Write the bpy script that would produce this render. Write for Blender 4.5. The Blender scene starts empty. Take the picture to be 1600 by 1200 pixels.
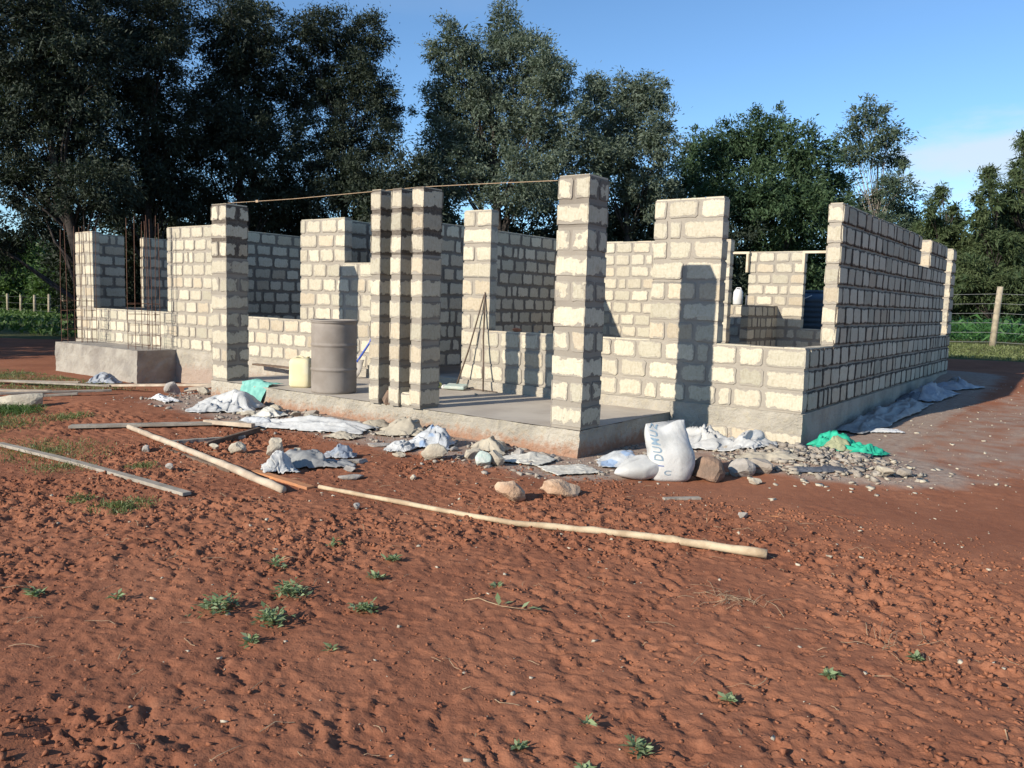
import bpy, bmesh, math, random
import numpy as np
from mathutils import Vector, Matrix, noise as mnoise

S = bpy.context.scene
C = S.collection
PI = math.pi

# ------------------------------------------------------------ camera
CAM = (2.65000, -8.80543, 1.12196)
RV = Vector((0.8011211, 0.5978032, 0.0289189)); UV = Vector((-0.0839855, 0.0644462, 0.9943808)); FW = Vector((-0.5925803, 0.7990482, -0.1018361))
cd = bpy.data.cameras.new('camera'); cam = bpy.data.objects.new('camera', cd); C.objects.link(cam)
cd.sensor_width = 36; cd.lens = 28.54; cd.clip_start = 0.05; cd.clip_end = 3000
M = Matrix((( RV.x, UV.x, -FW.x, CAM[0]), (RV.y, UV.y, -FW.y, CAM[1]), (RV.z, UV.z, -FW.z, CAM[2]), (0, 0, 0, 1)))
cam.matrix_world = M
S.camera = cam
S.render.resolution_x = 1024; S.render.resolution_y = 768

# ------------------------------------------------------------ sun + sky
SUN = Vector((-0.24, -1.0, 0.455)).normalized()          # towards the sun
el = math.asin(SUN.z); az = math.atan2(SUN.x, SUN.y)
sl = bpy.data.lights.new('sun', 'SUN'); sl.energy = 5.0; sl.angle = math.radians(0.6); sl.color = (1.0, 0.92, 0.78)
so = bpy.data.objects.new('sun', sl); C.objects.link(so)
so.rotation_euler = SUN.to_track_quat('Z', 'Y').to_euler()
W = bpy.data.worlds.new('World'); S.world = W; W.use_nodes = True
nt = W.node_tree; nt.nodes.clear()
def N(t, k, **kw):
    n = t.nodes.new(k)
    for a, b in kw.items(): setattr(n, a, b)
    return n
wo = N(nt, 'ShaderNodeOutputWorld'); bg = N(nt, 'ShaderNodeBackground'); bg.inputs[1].default_value = 0.118
sky = N(nt, 'ShaderNodeTexSky', sky_type='NISHITA'); sky.sun_disc = False
sky.sun_elevation = el; sky.sun_rotation = az; sky.altitude = 1800; sky.air_density = 1.0; sky.dust_density = 0.2; sky.ozone_density = 2.0
tc = N(nt, 'ShaderNodeTexCoord')
# a low bank of white cloud above the trees on one side of the sky, and thin streaks
dp = N(nt, 'ShaderNodeVectorMath', operation='SUBTRACT'); dp.inputs[1].default_value = (-0.11, 0.98, 0.16)
nt.links.new(tc.outputs['Generated'], dp.inputs[0])
sc_ = N(nt, 'ShaderNodeVectorMath', operation='MULTIPLY'); sc_.inputs[1].default_value = (9.0, 3.0, 28.0)
nt.links.new(dp.outputs[0], sc_.inputs[0])
ln = N(nt, 'ShaderNodeVectorMath', operation='LENGTH'); nt.links.new(sc_.outputs[0], ln.inputs[0])
cm = N(nt, 'ShaderNodeMapping'); cm.inputs['Scale'].default_value = (5, 5, 16)
nt.links.new(tc.outputs['Generated'], cm.inputs[0])
cn = N(nt, 'ShaderNodeTexNoise'); cn.inputs['Scale'].default_value = 1.6; cn.inputs['Detail'].default_value = 7; cn.inputs['Roughness'].default_value = .55
nt.links.new(cm.outputs[0], cn.inputs['Vector'])
ma = N(nt, 'ShaderNodeMath', operation='MULTIPLY_ADD'); ma.inputs[1].default_value = -1.0; ma.inputs[2].default_value = 1.15
nt.links.new(ln.outputs['Value'], ma.inputs[0])
mb_ = N(nt, 'ShaderNodeMath', operation='MULTIPLY_ADD'); mb_.inputs[1].default_value = 2.2; nt.links.new(cn.outputs['Fac'], mb_.inputs[0])
nt.links.new(ma.outputs[0], mb_.inputs[2])
mr = N(nt, 'ShaderNodeMapRange', interpolation_type='SMOOTHSTEP'); mr.inputs['From Min'].default_value = 1.0; mr.inputs['From Max'].default_value = 1.9
mr.inputs['To Max'].default_value = 0.8
nt.links.new(mb_.outputs[0], mr.inputs['Value'])
# thin veil
cm2 = N(nt, 'ShaderNodeMapping'); cm2.inputs['Scale'].default_value = (2.2, 2.2, 9); cm2.inputs['Rotation'].default_value = (0.0, 0.25, 0)
nt.links.new(tc.outputs['Generated'], cm2.inputs[0])
cn2 = N(nt, 'ShaderNodeTexNoise'); cn2.inputs['Scale'].default_value = 1.3; cn2.inputs['Detail'].default_value = 5
nt.links.new(cm2.outputs[0], cn2.inputs['Vector'])
mr2 = N(nt, 'ShaderNodeMapRange', interpolation_type='SMOOTHSTEP'); mr2.inputs['From Min'].default_value = .45; mr2.inputs['From Max'].default_value = .8; mr2.inputs['To Max'].default_value = .10
nt.links.new(cn2.outputs['Fac'], mr2.inputs['Value'])
mx_ = N(nt, 'ShaderNodeMath', operation='MAXIMUM'); nt.links.new(mr.outputs[0], mx_.inputs[0]); nt.links.new(mr2.outputs[0], mx_.inputs[1])
mix = N(nt, 'ShaderNodeMix', data_type='RGBA'); mix.inputs[7].default_value = (4.4, 5.0, 5.6, 1)
nt.links.new(mx_.outputs[0], mix.inputs[0])
gain = N(nt, 'ShaderNodeMix', data_type='RGBA', blend_type='MULTIPLY'); gain.inputs[0].default_value = 1; gain.inputs[7].default_value = (.83, 1.04, 1.16, 1)
nt.links.new(sky.outputs[0], gain.inputs[6]); nt.links.new(gain.outputs[2], mix.inputs[6])
nt.links.new(mix.outputs[2], bg.inputs[0]); nt.links.new(bg.outputs[0], wo.inputs[0])
S.view_settings.view_transform = 'Standard'; S.view_settings.look = 'None'; S.view_settings.gamma = 1; S.view_settings.exposure = 0.50
S.render.engine = 'CYCLES'

# ------------------------------------------------------------ object helpers
def link(o, parent=None):
    C.objects.link(o)
    if parent is not None:
        o.parent = parent
        o.matrix_parent_inverse = parent.matrix_world.inverted() if parent.type != 'EMPTY' else Matrix.Translation(-parent.location)
    return o
def tag(o, label=None, cat=None, group=None, kind=None):
    if label: o['label'] = label
    if cat: o['category'] = cat
    if group: o['group'] = group
    if kind: o['kind'] = kind
    return o
def empty(name, loc, label, cat, group=None):
    o = bpy.data.objects.new(name, None); o.empty_display_size = .2; C.objects.link(o); o.location = loc
    tag(o, label, cat, group); return o
def mesh(name, V, F, mat, parent=None, smooth=False, attrs=None, uniform=None):
    """V (n,3), F list of faces or (m,k) array"""
    me = bpy.data.meshes.new(name)
    if uniform:
        V = np.asarray(V, np.float32); F = np.asarray(F, np.int32); k = F.shape[1]
        me.vertices.add(len(V)); me.vertices.foreach_set('co', V.ravel())
        me.loops.add(F.size); me.loops.foreach_set('vertex_index', F.ravel())
        me.polygons.add(len(F)); me.polygons.foreach_set('loop_start', np.arange(0, F.size, k, dtype=np.int32))
        me.polygons.foreach_set('loop_total', np.full(len(F), k, np.int32))
        me.update(calc_edges=True)
    else:
        me.from_pydata([tuple(v) for v in V], [], [tuple(f) for f in F]); me.update()
    if smooth: me.polygons.foreach_set('use_smooth', np.ones(len(me.polygons), bool))
    for k, (typ, data) in (attrs or {}).items():
        a = me.attributes.new(k, typ, 'POINT')
        a.data.foreach_set('color' if typ == 'FLOAT_COLOR' else 'value', np.asarray(data, np.float32).ravel())
    me.materials.append(mat)
    o = bpy.data.objects.new(name, me)
    return link(o, parent)

class MB:
    """collects geometry for one mesh"""
    def __init__(s): s.v = []; s.f = []
    def add(s, vs, fs):
        n = len(s.v); s.v += [tuple(v) for v in vs]; s.f += [tuple(i + n for i in f) for f in fs]
    def box(s, c, sz, rot=None):
        x, y, z = [a / 2 for a in sz]
        vs = [Vector((i * x, j * y, k * z)) for i in (-1, 1) for j in (-1, 1) for k in (-1, 1)]
        if rot is not None: vs = [rot @ v for v in vs]
        vs = [v + Vector(c) for v in vs]
        s.add(vs, [(0, 1, 3, 2), (4, 6, 7, 5), (0, 4, 5, 1), (2, 3, 7, 6), (0, 2, 6, 4), (1, 5, 7, 3)])
    def tube(s, pts, rad, seg=8, jit=0, rng=None, flat=1.0):
        pts = [Vector(q) for q in pts]; rings = []
        if not hasattr(rad, '__len__'): rad = [rad] * len(pts)
        for i, q in enumerate(pts):
            t = (pts[min(i + 1, len(pts) - 1)] - pts[max(i - 1, 0)]).normalized()
            a = t.cross(Vector((0, 0, 1)));
            if a.length < .1: a = t.cross(Vector((1, 0, 0)))
            a.normalize(); b = a.cross(t).normalized()
            rr = []
            for k in range(seg):
                th = 2 * PI * k / seg
                r_ = rad[i] * (1 + (rng.uniform(-jit, jit) if rng else 0))
                rr.append(q + a * math.cos(th) * r_ + b * math.sin(th) * r_ * flat)
            rings.append(rr)
        vs = [v for rr in rings for v in rr]; fs = []
        for i in range(len(pts) - 1):
            for k in range(seg):
                k2 = (k + 1) % seg
                fs.append((i * seg + k, i * seg + k2, (i + 1) * seg + k2, (i + 1) * seg + k))
        fs.append(tuple(range(seg))[::-1]); fs.append(tuple((len(pts) - 1) * seg + k for k in range(seg)))
        s.add(vs, fs)
    def lathe(s, prof, c=(0, 0, 0), seg=32):
        vs = []; fs = []; n = len(prof)
        for k in range(seg):
            th = 2 * PI * k / seg
            for r_, z in prof: vs.append((c[0] + r_ * math.cos(th), c[1] + r_ * math.sin(th), c[2] + z))
        for k in range(seg):
            k2 = (k + 1) % seg
            for i in range(n - 1): fs.append((k * n + i, k2 * n + i, k2 * n + i + 1, k * n + i + 1))
        s.add(vs, fs)
    def build(s, name, mat, parent=None, smooth=False):
        return mesh(name, s.v, s.f, mat, parent, smooth)

# ------------------------------------------------------------ noise in numpy
def _h(ix, iy, s):
    n = (ix.astype(np.int64) * 374761393 + iy.astype(np.int64) * 668265263 + s * 974711) & 0x7fffffff
    n = ((n ^ (n >> 13)) * 1274126177) & 0x7fffffff
    n = (n ^ (n >> 16)) & 0xffff
    return n / 65535.0
def vnoise(x, y, s=0):
    ix = np.floor(x); iy = np.floor(y); fx = x - ix; fy = y - iy
    fx = fx * fx * fx * (fx * (fx * 6 - 15) + 10); fy = fy * fy * fy * (fy * (fy * 6 - 15) + 10)
    a = _h(ix, iy, s); b = _h(ix + 1, iy, s); c = _h(ix, iy + 1, s); d = _h(ix + 1, iy + 1, s)
    return (a * (1 - fx) + b * fx) * (1 - fy) + (c * (1 - fx) + d * fx) * fy
def fbm(x, y, s=0, o=4, g=.5):
    r_ = 0; a = 1; t = 0
    for i in range(o):
        r_ = r_ + a * vnoise(x * 2 ** i + 17.3 * i, y * 2 ** i - 9.1 * i, s + i); t += a; a *= g
    return r_ / t

# ------------------------------------------------------------ terrain
TP = np.array([(0.0, 0.0, -0.36), (0.0, 1.2, -0.33), (0.0, 2.8, -0.3), (0.0, 4.7, -0.24), (0.0, 6.7, -0.15), (0.0, 9.0, -0.05), (1.5, 4.0, -0.27), (3.0, 8.0, -0.1), (0.0, 14.0, 0.05), (0.0, 18.0, 0.2), (10.0, 18.0, 0.25), (8.0, 8.0, 0.0), (6.0, 0.0, -0.35), (1.5, -1.5, -0.38), (-1.5, -2.1, -0.41), (-1.2, -0.6, -0.42), (-0.7, -0.8, -0.38), (-2.7, -2.1, -0.39), (-3.8, -2.1, -0.38), (-5.4, -2.1, -0.37), (-7.0, -2.1, -0.37), (-7.9, -1.8, -0.36), (-8.6, -0.4, -0.5), (-8.8, -2.6, -0.46), (-10.5, -0.5, -0.62), (-11.9, -1.0, -0.62), (-15.0, -1.0, -0.63), (-12.0, 0.0, -0.65), (-16.5, 0.0, -0.65), (-20.0, -2.0, -0.65), (-30.0, 5.0, -0.68), (-53.0, 15.0, -0.62), (-25.0, 20.0, -0.4), (-16.5, 9.0, -0.4), (-8.0, 13.0, -0.1), (-10.0, -3.0, -0.52), (-9.0, -4.5, -0.5), (-13.0, -6.0, -0.6), (-6.0, -3.0, -0.42), (-4.0, -4.0, -0.42), (-2.0, -5.0, -0.42), (-6.0, -6.0, -0.48), (0.0, -4.0, -0.4), (0.0, -8.0, -0.42), (3.0, -6.0, -0.4), (-4.0, -9.0, -0.5), (6.0, -6.0, -0.4), (-60.0, -10.0, -0.7), (0.0, 60.0, 0.4), (-60.0, 60.0, -0.3), (60.0, 40.0, 0.4), (60.0, -20.0, 0.0), (0.0, -40.0, -0.5)], float)
def base_z(x, y):
    x = np.asarray(x, float); y = np.asarray(y, float); n = np.zeros_like(x); d = np.zeros_like(x)
    for a, b, c in TP:
        w = 1 / ((x - a) ** 2 + (y - b) ** 2 + .15) ** 1.7
        n += w * c; d += w
    return n / d
def smooth01(t): t = np.clip(t, 0, 1); return t * t * (3 - 2 * t)
def dist_house(x, y):
    d1 = np.hypot(np.maximum(np.maximum(-16.05 - x, x), 0), np.maximum(np.maximum(-y, y - 9.1), 0))
    d2 = np.hypot(np.maximum(np.maximum(-7.76 - x, x + 1.52), 0), np.maximum(np.maximum(-2.05 - y, y), 0))
    return np.minimum(d1, d2)
def dust_mask(x, y):
    d = dist_house(x, y)
    m = 1 - smooth01((d - .45) / 1.0)
    m *= 1 - .75 * smooth01((-7.6 - x) / .8)
    # pile of rubble at the corner and trodden path along the right wall
    m = np.maximum(m, 1 - smooth01((np.hypot((x - .45) / 1.25, (y + .6) / .9) - .6) / .8))
    m = np.maximum(m, .50 * (1 - smooth01((np.abs(x - 1.3 - .20 * (y - 1)) - .5) / 1.6)) * smooth01((y + 2.4) / 2.6) * (1 - smooth01((y - 6) / 5)))
    return np.clip(m, 0, 1)
def ground_z(x, y):
    x = np.asarray(x, float); y = np.asarray(y, float)
    z = base_z(x, y)
    rough = .25 + .75 * smooth01((-2.6 - y) / 1.2)
    rough = rough * (1 - .45 * smooth01((x - .8 - .35 * (y + 8)) / 1.5))
    rough = np.where(y > -1, .2, rough) * np.where(dist_house(x, y) < .6, .5, 1)
    patch = smooth01((fbm(x * .9, y * .9, 5, 3) - .35) / .3)
    z = z + .045 * (fbm(x * .6, y * .6, 1, 2) - .5) * np.clip(dist_house(x, y) / 1.0, .2, 1)
    X0, Y0 = x, y
    x = x + .07 * (fbm(X0 * 13, Y0 * 13, 91, 3, .65) - .5) + .10 * (fbm(X0 * 3, Y0 * 3, 93, 2) - .5)
    y = y + .07 * (fbm(X0 * 13, Y0 * 13, 95, 3, .65) - .5) + .10 * (fbm(X0 * 3, Y0 * 3, 97, 2) - .5)
    b1 = 1 - np.abs(2 * fbm(x * 4.2 + 3 * vnoise(x * 2, y * 2, 9), y * 4.2, 11, 3) - 1)     # crests of trodden clods
    z = z - rough * .016 * smooth01((b1 - .90) / .10) * (.3 + .7 * patch)
    pits = fbm((x + .5 * y) * 7.5 + 2 * vnoise(x * 3, y * 3, 3), (y - .3 * x) * 4.5, 23, 4, .6)
    pm = smooth01((fbm(x * 1.3 + 5, y * 1.3, 83, 2) - .40) / .22)
    z = z - rough * .020 * smooth01((pits - .62) / .10) * (.15 + .85 * pm) * (.25 + .75 * patch)
    lump = fbm(x * 11, y * 11, 31, 3)
    z = z + rough * .010 * (lump - .5) * (.4 + .6 * patch)
    z = z + rough * .016 * (fbm(x * 24, y * 24, 41, 3, .7) - .5)
    p2 = fbm((x - .4 * y) * 11 + 1.5 * vnoise(x * 6, y * 6, 63), (y + .4 * x) * 18, 53, 3, .65)
    z = z - rough * .014 * smooth01((p2 - .59) / .09) * (.15 + .85 * smooth01((fbm(x * 1.6, y * 1.6, 57, 2) - .42) / .2))
    c3 = fbm(x * 19, y * 19, 67, 2)
    z = z + rough * .020 * smooth01((c3 - .62) / .07) * (.3 + .7 * patch)
    z = z + .09 * np.exp(-(((x - .35) / .85) ** 2 + ((y + .75) / .62) ** 2)) * (.8 + .5 * (fbm(x * 6, y * 6, 71, 3) - .5) * 2)
    # low mound of red soil on the left
    z = z + .07 * np.exp(-(((x + 8.3) / 1.1) ** 2 + ((y + 3.3) / .8) ** 2))
    return z
def gz(x, y): return float(ground_z(np.array([x]), np.array([y]))[0])

# ------------------------------------------------------------ materials
MATS = {}
def newmat(name):
    m = bpy.data.materials.new(name); m.use_nodes = True; t = m.node_tree; t.nodes.clear()
    out = N(t, 'ShaderNodeOutputMaterial'); b = N(t, 'ShaderNodeBsdfPrincipled')
    t.links.new(b.outputs[0], out.inputs[0]); b.inputs['Specular IOR Level'].default_value = .25
    MATS[name] = m
    return m, t, b, out
def tnoise(t, scale, detail=4, rough=.55, co=None, stretch=None):
    n = N(t, 'ShaderNodeTexNoise'); n.inputs['Scale'].default_value = scale; n.inputs['Detail'].default_value = detail; n.inputs['Roughness'].default_value = rough
    if co is None: co = N(t, 'ShaderNodeTexCoord').outputs['Object']
    if stretch:
        mp = N(t, 'ShaderNodeMapping'); mp.inputs['Scale'].default_value = stretch; t.links.new(co, mp.inputs[0]); co = mp.outputs[0]
    t.links.new(co, n.inputs['Vector'])
    return n.outputs['Fac']
def mth(t, op, a, b=None, c=None, clamp=False):
    n = N(t, 'ShaderNodeMath', operation=op); n.use_clamp = clamp
    for i, v in enumerate((a, b, c)):
        if v is None: continue
        if isinstance(v, (int, float)): n.inputs[i].default_value = v
        else: t.links.new(v, n.inputs[i])
    return n.outputs[0]
def ramp01(t, v, a, b, lo=0, hi=1):
    n = N(t, 'ShaderNodeMapRange', interpolation_type='SMOOTHSTEP'); n.inputs['From Min'].default_value = a; n.inputs['From Max'].default_value = b
    n.inputs['To Min'].default_value = lo; n.inputs['To Max'].default_value = hi
    t.links.new(v, n.inputs['Value']); return n.outputs[0]
def mixc(t, f, a, b, mode='MIX'):
    n = N(t, 'ShaderNodeMix', data_type='RGBA', blend_type=mode)
    if isinstance(f, (int, float)): n.inputs[0].default_value = f
    else: t.links.new(f, n.inputs[0])
    for i, v in ((6, a), (7, b)):
        if isinstance(v, tuple): n.inputs[i].default_value = tuple(v) + ((1,) if len(v) == 3 else ())
        else: t.links.new(v, n.inputs[i])
    return n.outputs[2]
def bump(t, b, h, strength=.5, dist=.01):
    n = N(t, 'ShaderNodeBump'); n.inputs['Strength'].default_value = strength; n.inputs['Distance'].default_value = dist
    t.links.new(h, n.inputs['Height']); t.links.new(n.outputs[0], b.inputs['Normal'])
def attr(t, name, col=False):
    n = N(t, 'ShaderNodeAttribute', attribute_name=name); return n.outputs['Color' if col else 'Fac']
def simple(name, c1, c2, scale=8, rough=.9, bs=.4, bd=.01, bscale=None, stretch=None, detail=5, thr=(.35, .65)):
    m, t, b, o = newmat(name)
    n = tnoise(t, scale, detail, stretch=stretch)
    t.links.new(mixc(t, ramp01(t, n, *thr), c1, c2), b.inputs['Base Color'])
    b.inputs['Roughness'].default_value = rough
    bump(t, b, tnoise(t, bscale or scale * 4, 5, .6, stretch=stretch), bs, bd)
    return m

# masonry: cream quarry stone with mortar smeared over the block edges
m, t, b, o = newmat('masonry')
nA = tnoise(t, 9, 4, .6); nB = tnoise(t, 38, 5, .65); nC = tnoise(t, 2.3, 3)
edge = attr(t, 'edge'); sm = attr(t, 'smear'); wet = attr(t, 'wet')  # the third attribute sets how dark the mortar is
amp = mth(t, 'MULTIPLY_ADD', sm, 2.0, .95)
v = mth(t, 'ADD', edge, mth(t, 'MULTIPLY', mth(t, 'SUBTRACT', nA, .5), amp))
v = mth(t, 'ADD', v, mth(t, 'MULTIPLY', mth(t, 'SUBTRACT', nB, .5), .6))
v = mth(t, 'ADD', v, mth(t, 'MULTIPLY', sm, .12))
fac = ramp01(t, v, .52, .68)
tint = attr(t, 'tint', True)
stone = mixc(t, ramp01(t, nB, .25, .75), mixc(t, 1.0, tint, (.84, .82, .78), 'MULTIPLY'), tint)
stone = mixc(t, ramp01(t, tnoise(t, 1.0, 2, .5, stretch=(55, 55, 14)), .50, .70, 0, .30), stone, mixc(t, 1.0, stone, (.62, .58, .52), 'MULTIPLY'))
stone = mixc(t, ramp01(t, tnoise(t, 5, 5, .7), .56, .75, 0, .45), stone, (.34, .27, .19))
mort = mixc(t, mth(t, 'ADD', wet, mth(t, 'MULTIPLY', mth(t, 'SUBTRACT', nC, .5), .5), clamp=True), (.345, .31, .262), (.075, .06, .05))
mort = mixc(t, ramp01(t, nB, .3, .7, 0, .35), mort, (.26, .225, .18))
t.links.new(mixc(t, fac, stone, mort), b.inputs['Base Color'])
b.inputs['Roughness'].default_value = .95; b.inputs['Specular IOR Level'].default_value = .12
ht = mth(t, 'ADD', mth(t, 'MULTIPLY', nB, .6), mth(t, 'MULTIPLY', fac, -.35))
ht = mth(t, 'ADD', ht, mth(t, 'MULTIPLY', tnoise(t, 90, 3), .3))
bump(t, b, ht, .7, .012)
M_MAS = m

simple('concrete', (.32, .29, .25), (.23, .205, .18), 3.0, .92, .7, .015, 22)
m, t, b, o = newmat('plinth')      # rough render, ochre and soil-stained low down
n1 = tnoise(t, 2.5, 5); n2 = tnoise(t, 16, 5, .65)
sp = N(t, 'ShaderNodeSeparateXYZ'); t.links.new(N(t, 'ShaderNodeTexCoord').outputs['Object'], sp.inputs[0])
c = mixc(t, ramp01(t, n1, .35, .65), (.40, .36, .30), (.30, .27, .225))
c = mixc(t, ramp01(t, n2, .45, .7, 0, .6), c, (.40, .35, .26))
low = mth(t, 'ADD', mth(t, 'MULTIPLY', sp.outputs[2], -4.5), mth(t, 'MULTIPLY', mth(t, 'SUBTRACT', n2, .5), 1.6))
c = mixc(t, ramp01(t, low, 1.0, 1.75, 0, .85), c, attr(t, 'stain', True))
t.links.new(c, b.inputs['Base Color']); b.inputs['Roughness'].default_value = .95
bump(t, b, mth(t, 'ADD', n2, mth(t, 'MULTIPLY', tnoise(t, 60, 4), .4)), .9, .03)
M_PLINTH = m

simple('floor_screed', (.37, .32, .265), (.46, .405, .335), 1.6, .9, .35, .006, 30)
simple('rust', (.10, .045, .03), (.16, .09, .06), 20, .8)
simple('wood_pale', (.50, .40, .27), (.34, .25, .16), 7, .8, .9, .006, 24)
simple('wood_grey', (.33, .29, .24), (.22, .19, .155), 5, .9, .6, .005, 30)
simple('wood_light', (.46, .38, .29), (.33, .26, .195), 5, .85, .6, .004, 30)
simple('wood_orange', (.50, .22, .09), (.36, .17, .09), 6, .8, .5, .004, 30)
simple('wood_dark', (.10, .07, .05), (.17, .12, .09), 6, .9, .5, .004, 30)
simple('frame_wood', (.56, .48, .36), (.46, .38, .27), 5, .7, .3, .003)
simple('stone_pale', (.46, .41, .32), (.33, .285, .225), 6, .95, .9, .012, 28)
simple('stone_grey', (.36, .33, .30), (.25, .225, .20), 6, .95, .9, .012, 28)
simple('stone_warm', (.50, .36, .25), (.36, .23, .15), 5, .95, 1.0, .02, 22)
simple('stone_brown', (.26, .17, .12), (.17, .12, .09), 6, .95, 1.0, .02, 22)
simple('stone_teal', (.34, .42, .38), (.45, .47, .42), 8, .9, .7, .01, 25)
simple('stone_red', (.42, .20, .12), (.32, .15, .09), 8, .9, .7, .01, 25)
simple('rubble_dust', (.33, .29, .245), (.25, .215, .18), 4, .95, .9, .01, 35)
simple('cloth_teal', (.19, .42, .36), (.13, .32, .28), 14, .8, .4, .003, 60)
simple('cloth_green', (.03, .40, .25), (.02, .27, .17), 14, .6, .4, .003, 60)
simple('cloth_khaki', (.30, .30, .18), (.22, .23, .14), 14, .8, .4, .003, 60)
simple('paper_tan', (.40, .35, .27), (.32, .28, .22), 9, .9, .4, .003, 40)
simple('plastic_grey', (.30, .30, .29), (.21, .21, .21), 5, .6, .4, .004, 30)
simple('plastic_dark', (.05, .055, .07), (.10, .11, .13), 5, .5)
simple('drum_plastic', (.27, .235, .205), (.21, .178, .150), 3, .65, .3, .004, 14)
simple('tank_plastic', (.035, .055, .08), (.05, .075, .10), 3, .45, .1, .002)
simple('jerry_yellow', (.60, .53, .33), (.64, .60, .46), 3.5, .6, .3, .004, 20)
simple('white_plastic', (.62, .62, .62), (.55, .54, .52), 6, .45, .2, .003)
simple('blue_paint', (.05, .09, .42), (.06, .11, .35), 20, .5)
simple('steel', (.40, .41, .42), (.30, .30, .30), 12, .5)
simple('dark_stick', (.10, .075, .055), (.14, .10, .08), 18, .9)
simple('yellow_tape', (.62, .58, .18), (.50, .46, .2), 20, .6)
simple('clay', (.55, .22, .11), (.45, .18, .10), 10, .8)
simple('string', (.42, .30, .2), (.35, .25, .16), 30, .8)
simple('wire', (.30, .30, .30), (.22, .22, .22), 10, .5)
simple('post_wood', (.38, .32, .23), (.26, .22, .16), 7, .9, .6, .01, 30)
simple('bark', (.055, .045, .04), (.03, .026, .024), 6, .95, .9, .03, 12)
simple('bark_pale', (.32, .28, .24), (.20, .17, .15), 6, .95, .6, .02, 12)
simple('straw', (.40, .29, .18), (.28, .18, .11), 20, .9)

def sackmat(name, c, ink, thr, scale):
    m, t, b, o = newmat(name)
    w = tnoise(t, 6, 5)
    base = mixc(t, ramp01(t, w, .35, .7), c, tuple(a * .72 for a in c))
    base = mixc(t, ramp01(t, tnoise(t, scale, 1), thr, thr + .04, 0, .8), base, ink)
    t.links.new(base, b.inputs['Base Color']); b.inputs['Roughness'].default_value = .55
    bump(t, b, mth(t, 'ADD', w, mth(t, 'MULTIPLY', tnoise(t, 180, 2), .15)), .6, .02)
    return m
sackmat('sack_white', (.50, .495, .48), (.30, .42, .55), .80, 4)
sackmat('sack_blue', (.47, .48, .49), (.22, .32, .48), .60, 5)
sackmat('sack_cream', (.60, .57, .50), (.45, .42, .36), .62, 5)
sackmat('sack_greyblue', (.36, .37, .39), (.22, .25, .30), .5, 5)
simple('ink', (.15, .22, .29), (.22, .29, .35), 30, .7)
simple('ink_blue', (.06, .09, .28), (.1, .14, .3), 30, .7)

def leafmat(name, c1, c2, trans=.25, rough=.5):
    m = bpy.data.materials.new(name); m.use_nodes = True; t = m.node_tree; t.nodes.clear(); MATS[name] = m
    out = N(t, 'ShaderNodeOutputMaterial')
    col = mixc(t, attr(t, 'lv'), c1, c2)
    p = N(t, 'ShaderNodeBsdfPrincipled'); t.links.new(col, p.inputs['Base Color']); p.inputs['Roughness'].default_value = rough; p.inputs['Specular IOR Level'].default_value = .22
    tr = N(t, 'ShaderNodeBsdfTranslucent'); t.links.new(mixc(t, 1.0, col, (1.1, 1.25, .6), 'MULTIPLY'), tr.inputs[0])
    mx = N(t, 'ShaderNodeMixShader'); mx.inputs[0].default_value = trans
    t.links.new(p.outputs[0], mx.inputs[1]); t.links.new(tr.outputs[0], mx.inputs[2]); t.links.new(mx.outputs[0], out.inputs[0])
    return m
leafmat('leaf_dark', (.018, .026, .020), (.042, .056, .036), .15, .65)
leafmat('leaf_grey', (.060, .082, .062), (.150, .182, .135), .2, .6)
leafmat('leaf_mid', (.026, .050, .024), (.068, .110, .052), .2, .6)
leafmat('leaf_euc', (.04, .062, .040), (.10, .13, .085), .2)
leafmat('leaf_cedar', (.036, .060, .026), (.095, .120, .052), .15, .65)
leafmat('leaf_hedge', (.045, .085, .022), (.10, .16, .05), .25)
leafmat('leaf_maize', (.03, .085, .025), (.07, .16, .05), .25)
leafmat('leaf_grass', (.10, .13, .045), (.20, .22, .10), .3)
leafmat('leaf_weed', (.14, .20, .09), (.28, .34, .19), .25)

# soil
m, t, b, o = newmat('soil')
n1 = tnoise(t, 1.1, 5); n2 = tnoise(t, 14, 5, .65); n3 = tnoise(t, 70, 4, .6)
red = mixc(t, ramp01(t, n1, .35, .65), (.278, .116, .065), (.220, .088, .050))
red = mixc(t, ramp01(t, n2, .5, .75, 0, .55), red, (.32, .142, .082))
dustc = mixc(t, ramp01(t, n2, .3, .7), (.34, .275, .225), (.26, .185, .145))
dm = mth(t, 'ADD', attr(t, 'dust'), mth(t, 'MULTIPLY', mth(t, 'SUBTRACT', tnoise(t, 3.5, 5, .65), .5), .9))
col = mixc(t, ramp01(t, dm, .25, .68, 0, .92), red, dustc)
gm = mth(t, 'ADD', attr(t, 'grass'), mth(t, 'MULTIPLY', mth(t, 'SUBTRACT', tnoise(t, 1.7, 5, .6), .5), .8))
col = mixc(t, ramp01(t, gm, .42, .62), col, mixc(t, n2, (.07, .09, .03), (.13, .12, .055)))
t.links.new(col, b.inputs['Base Color']); b.inputs['Roughness'].default_value = .97; b.inputs['Specular IOR Level'].default_value = .08
bump(t, b, mth(t, 'ADD', mth(t, 'MULTIPLY', n2, .35), mth(t, 'MULTIPLY', n3, .5)), .8, .012)
M_SOIL = m

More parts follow.
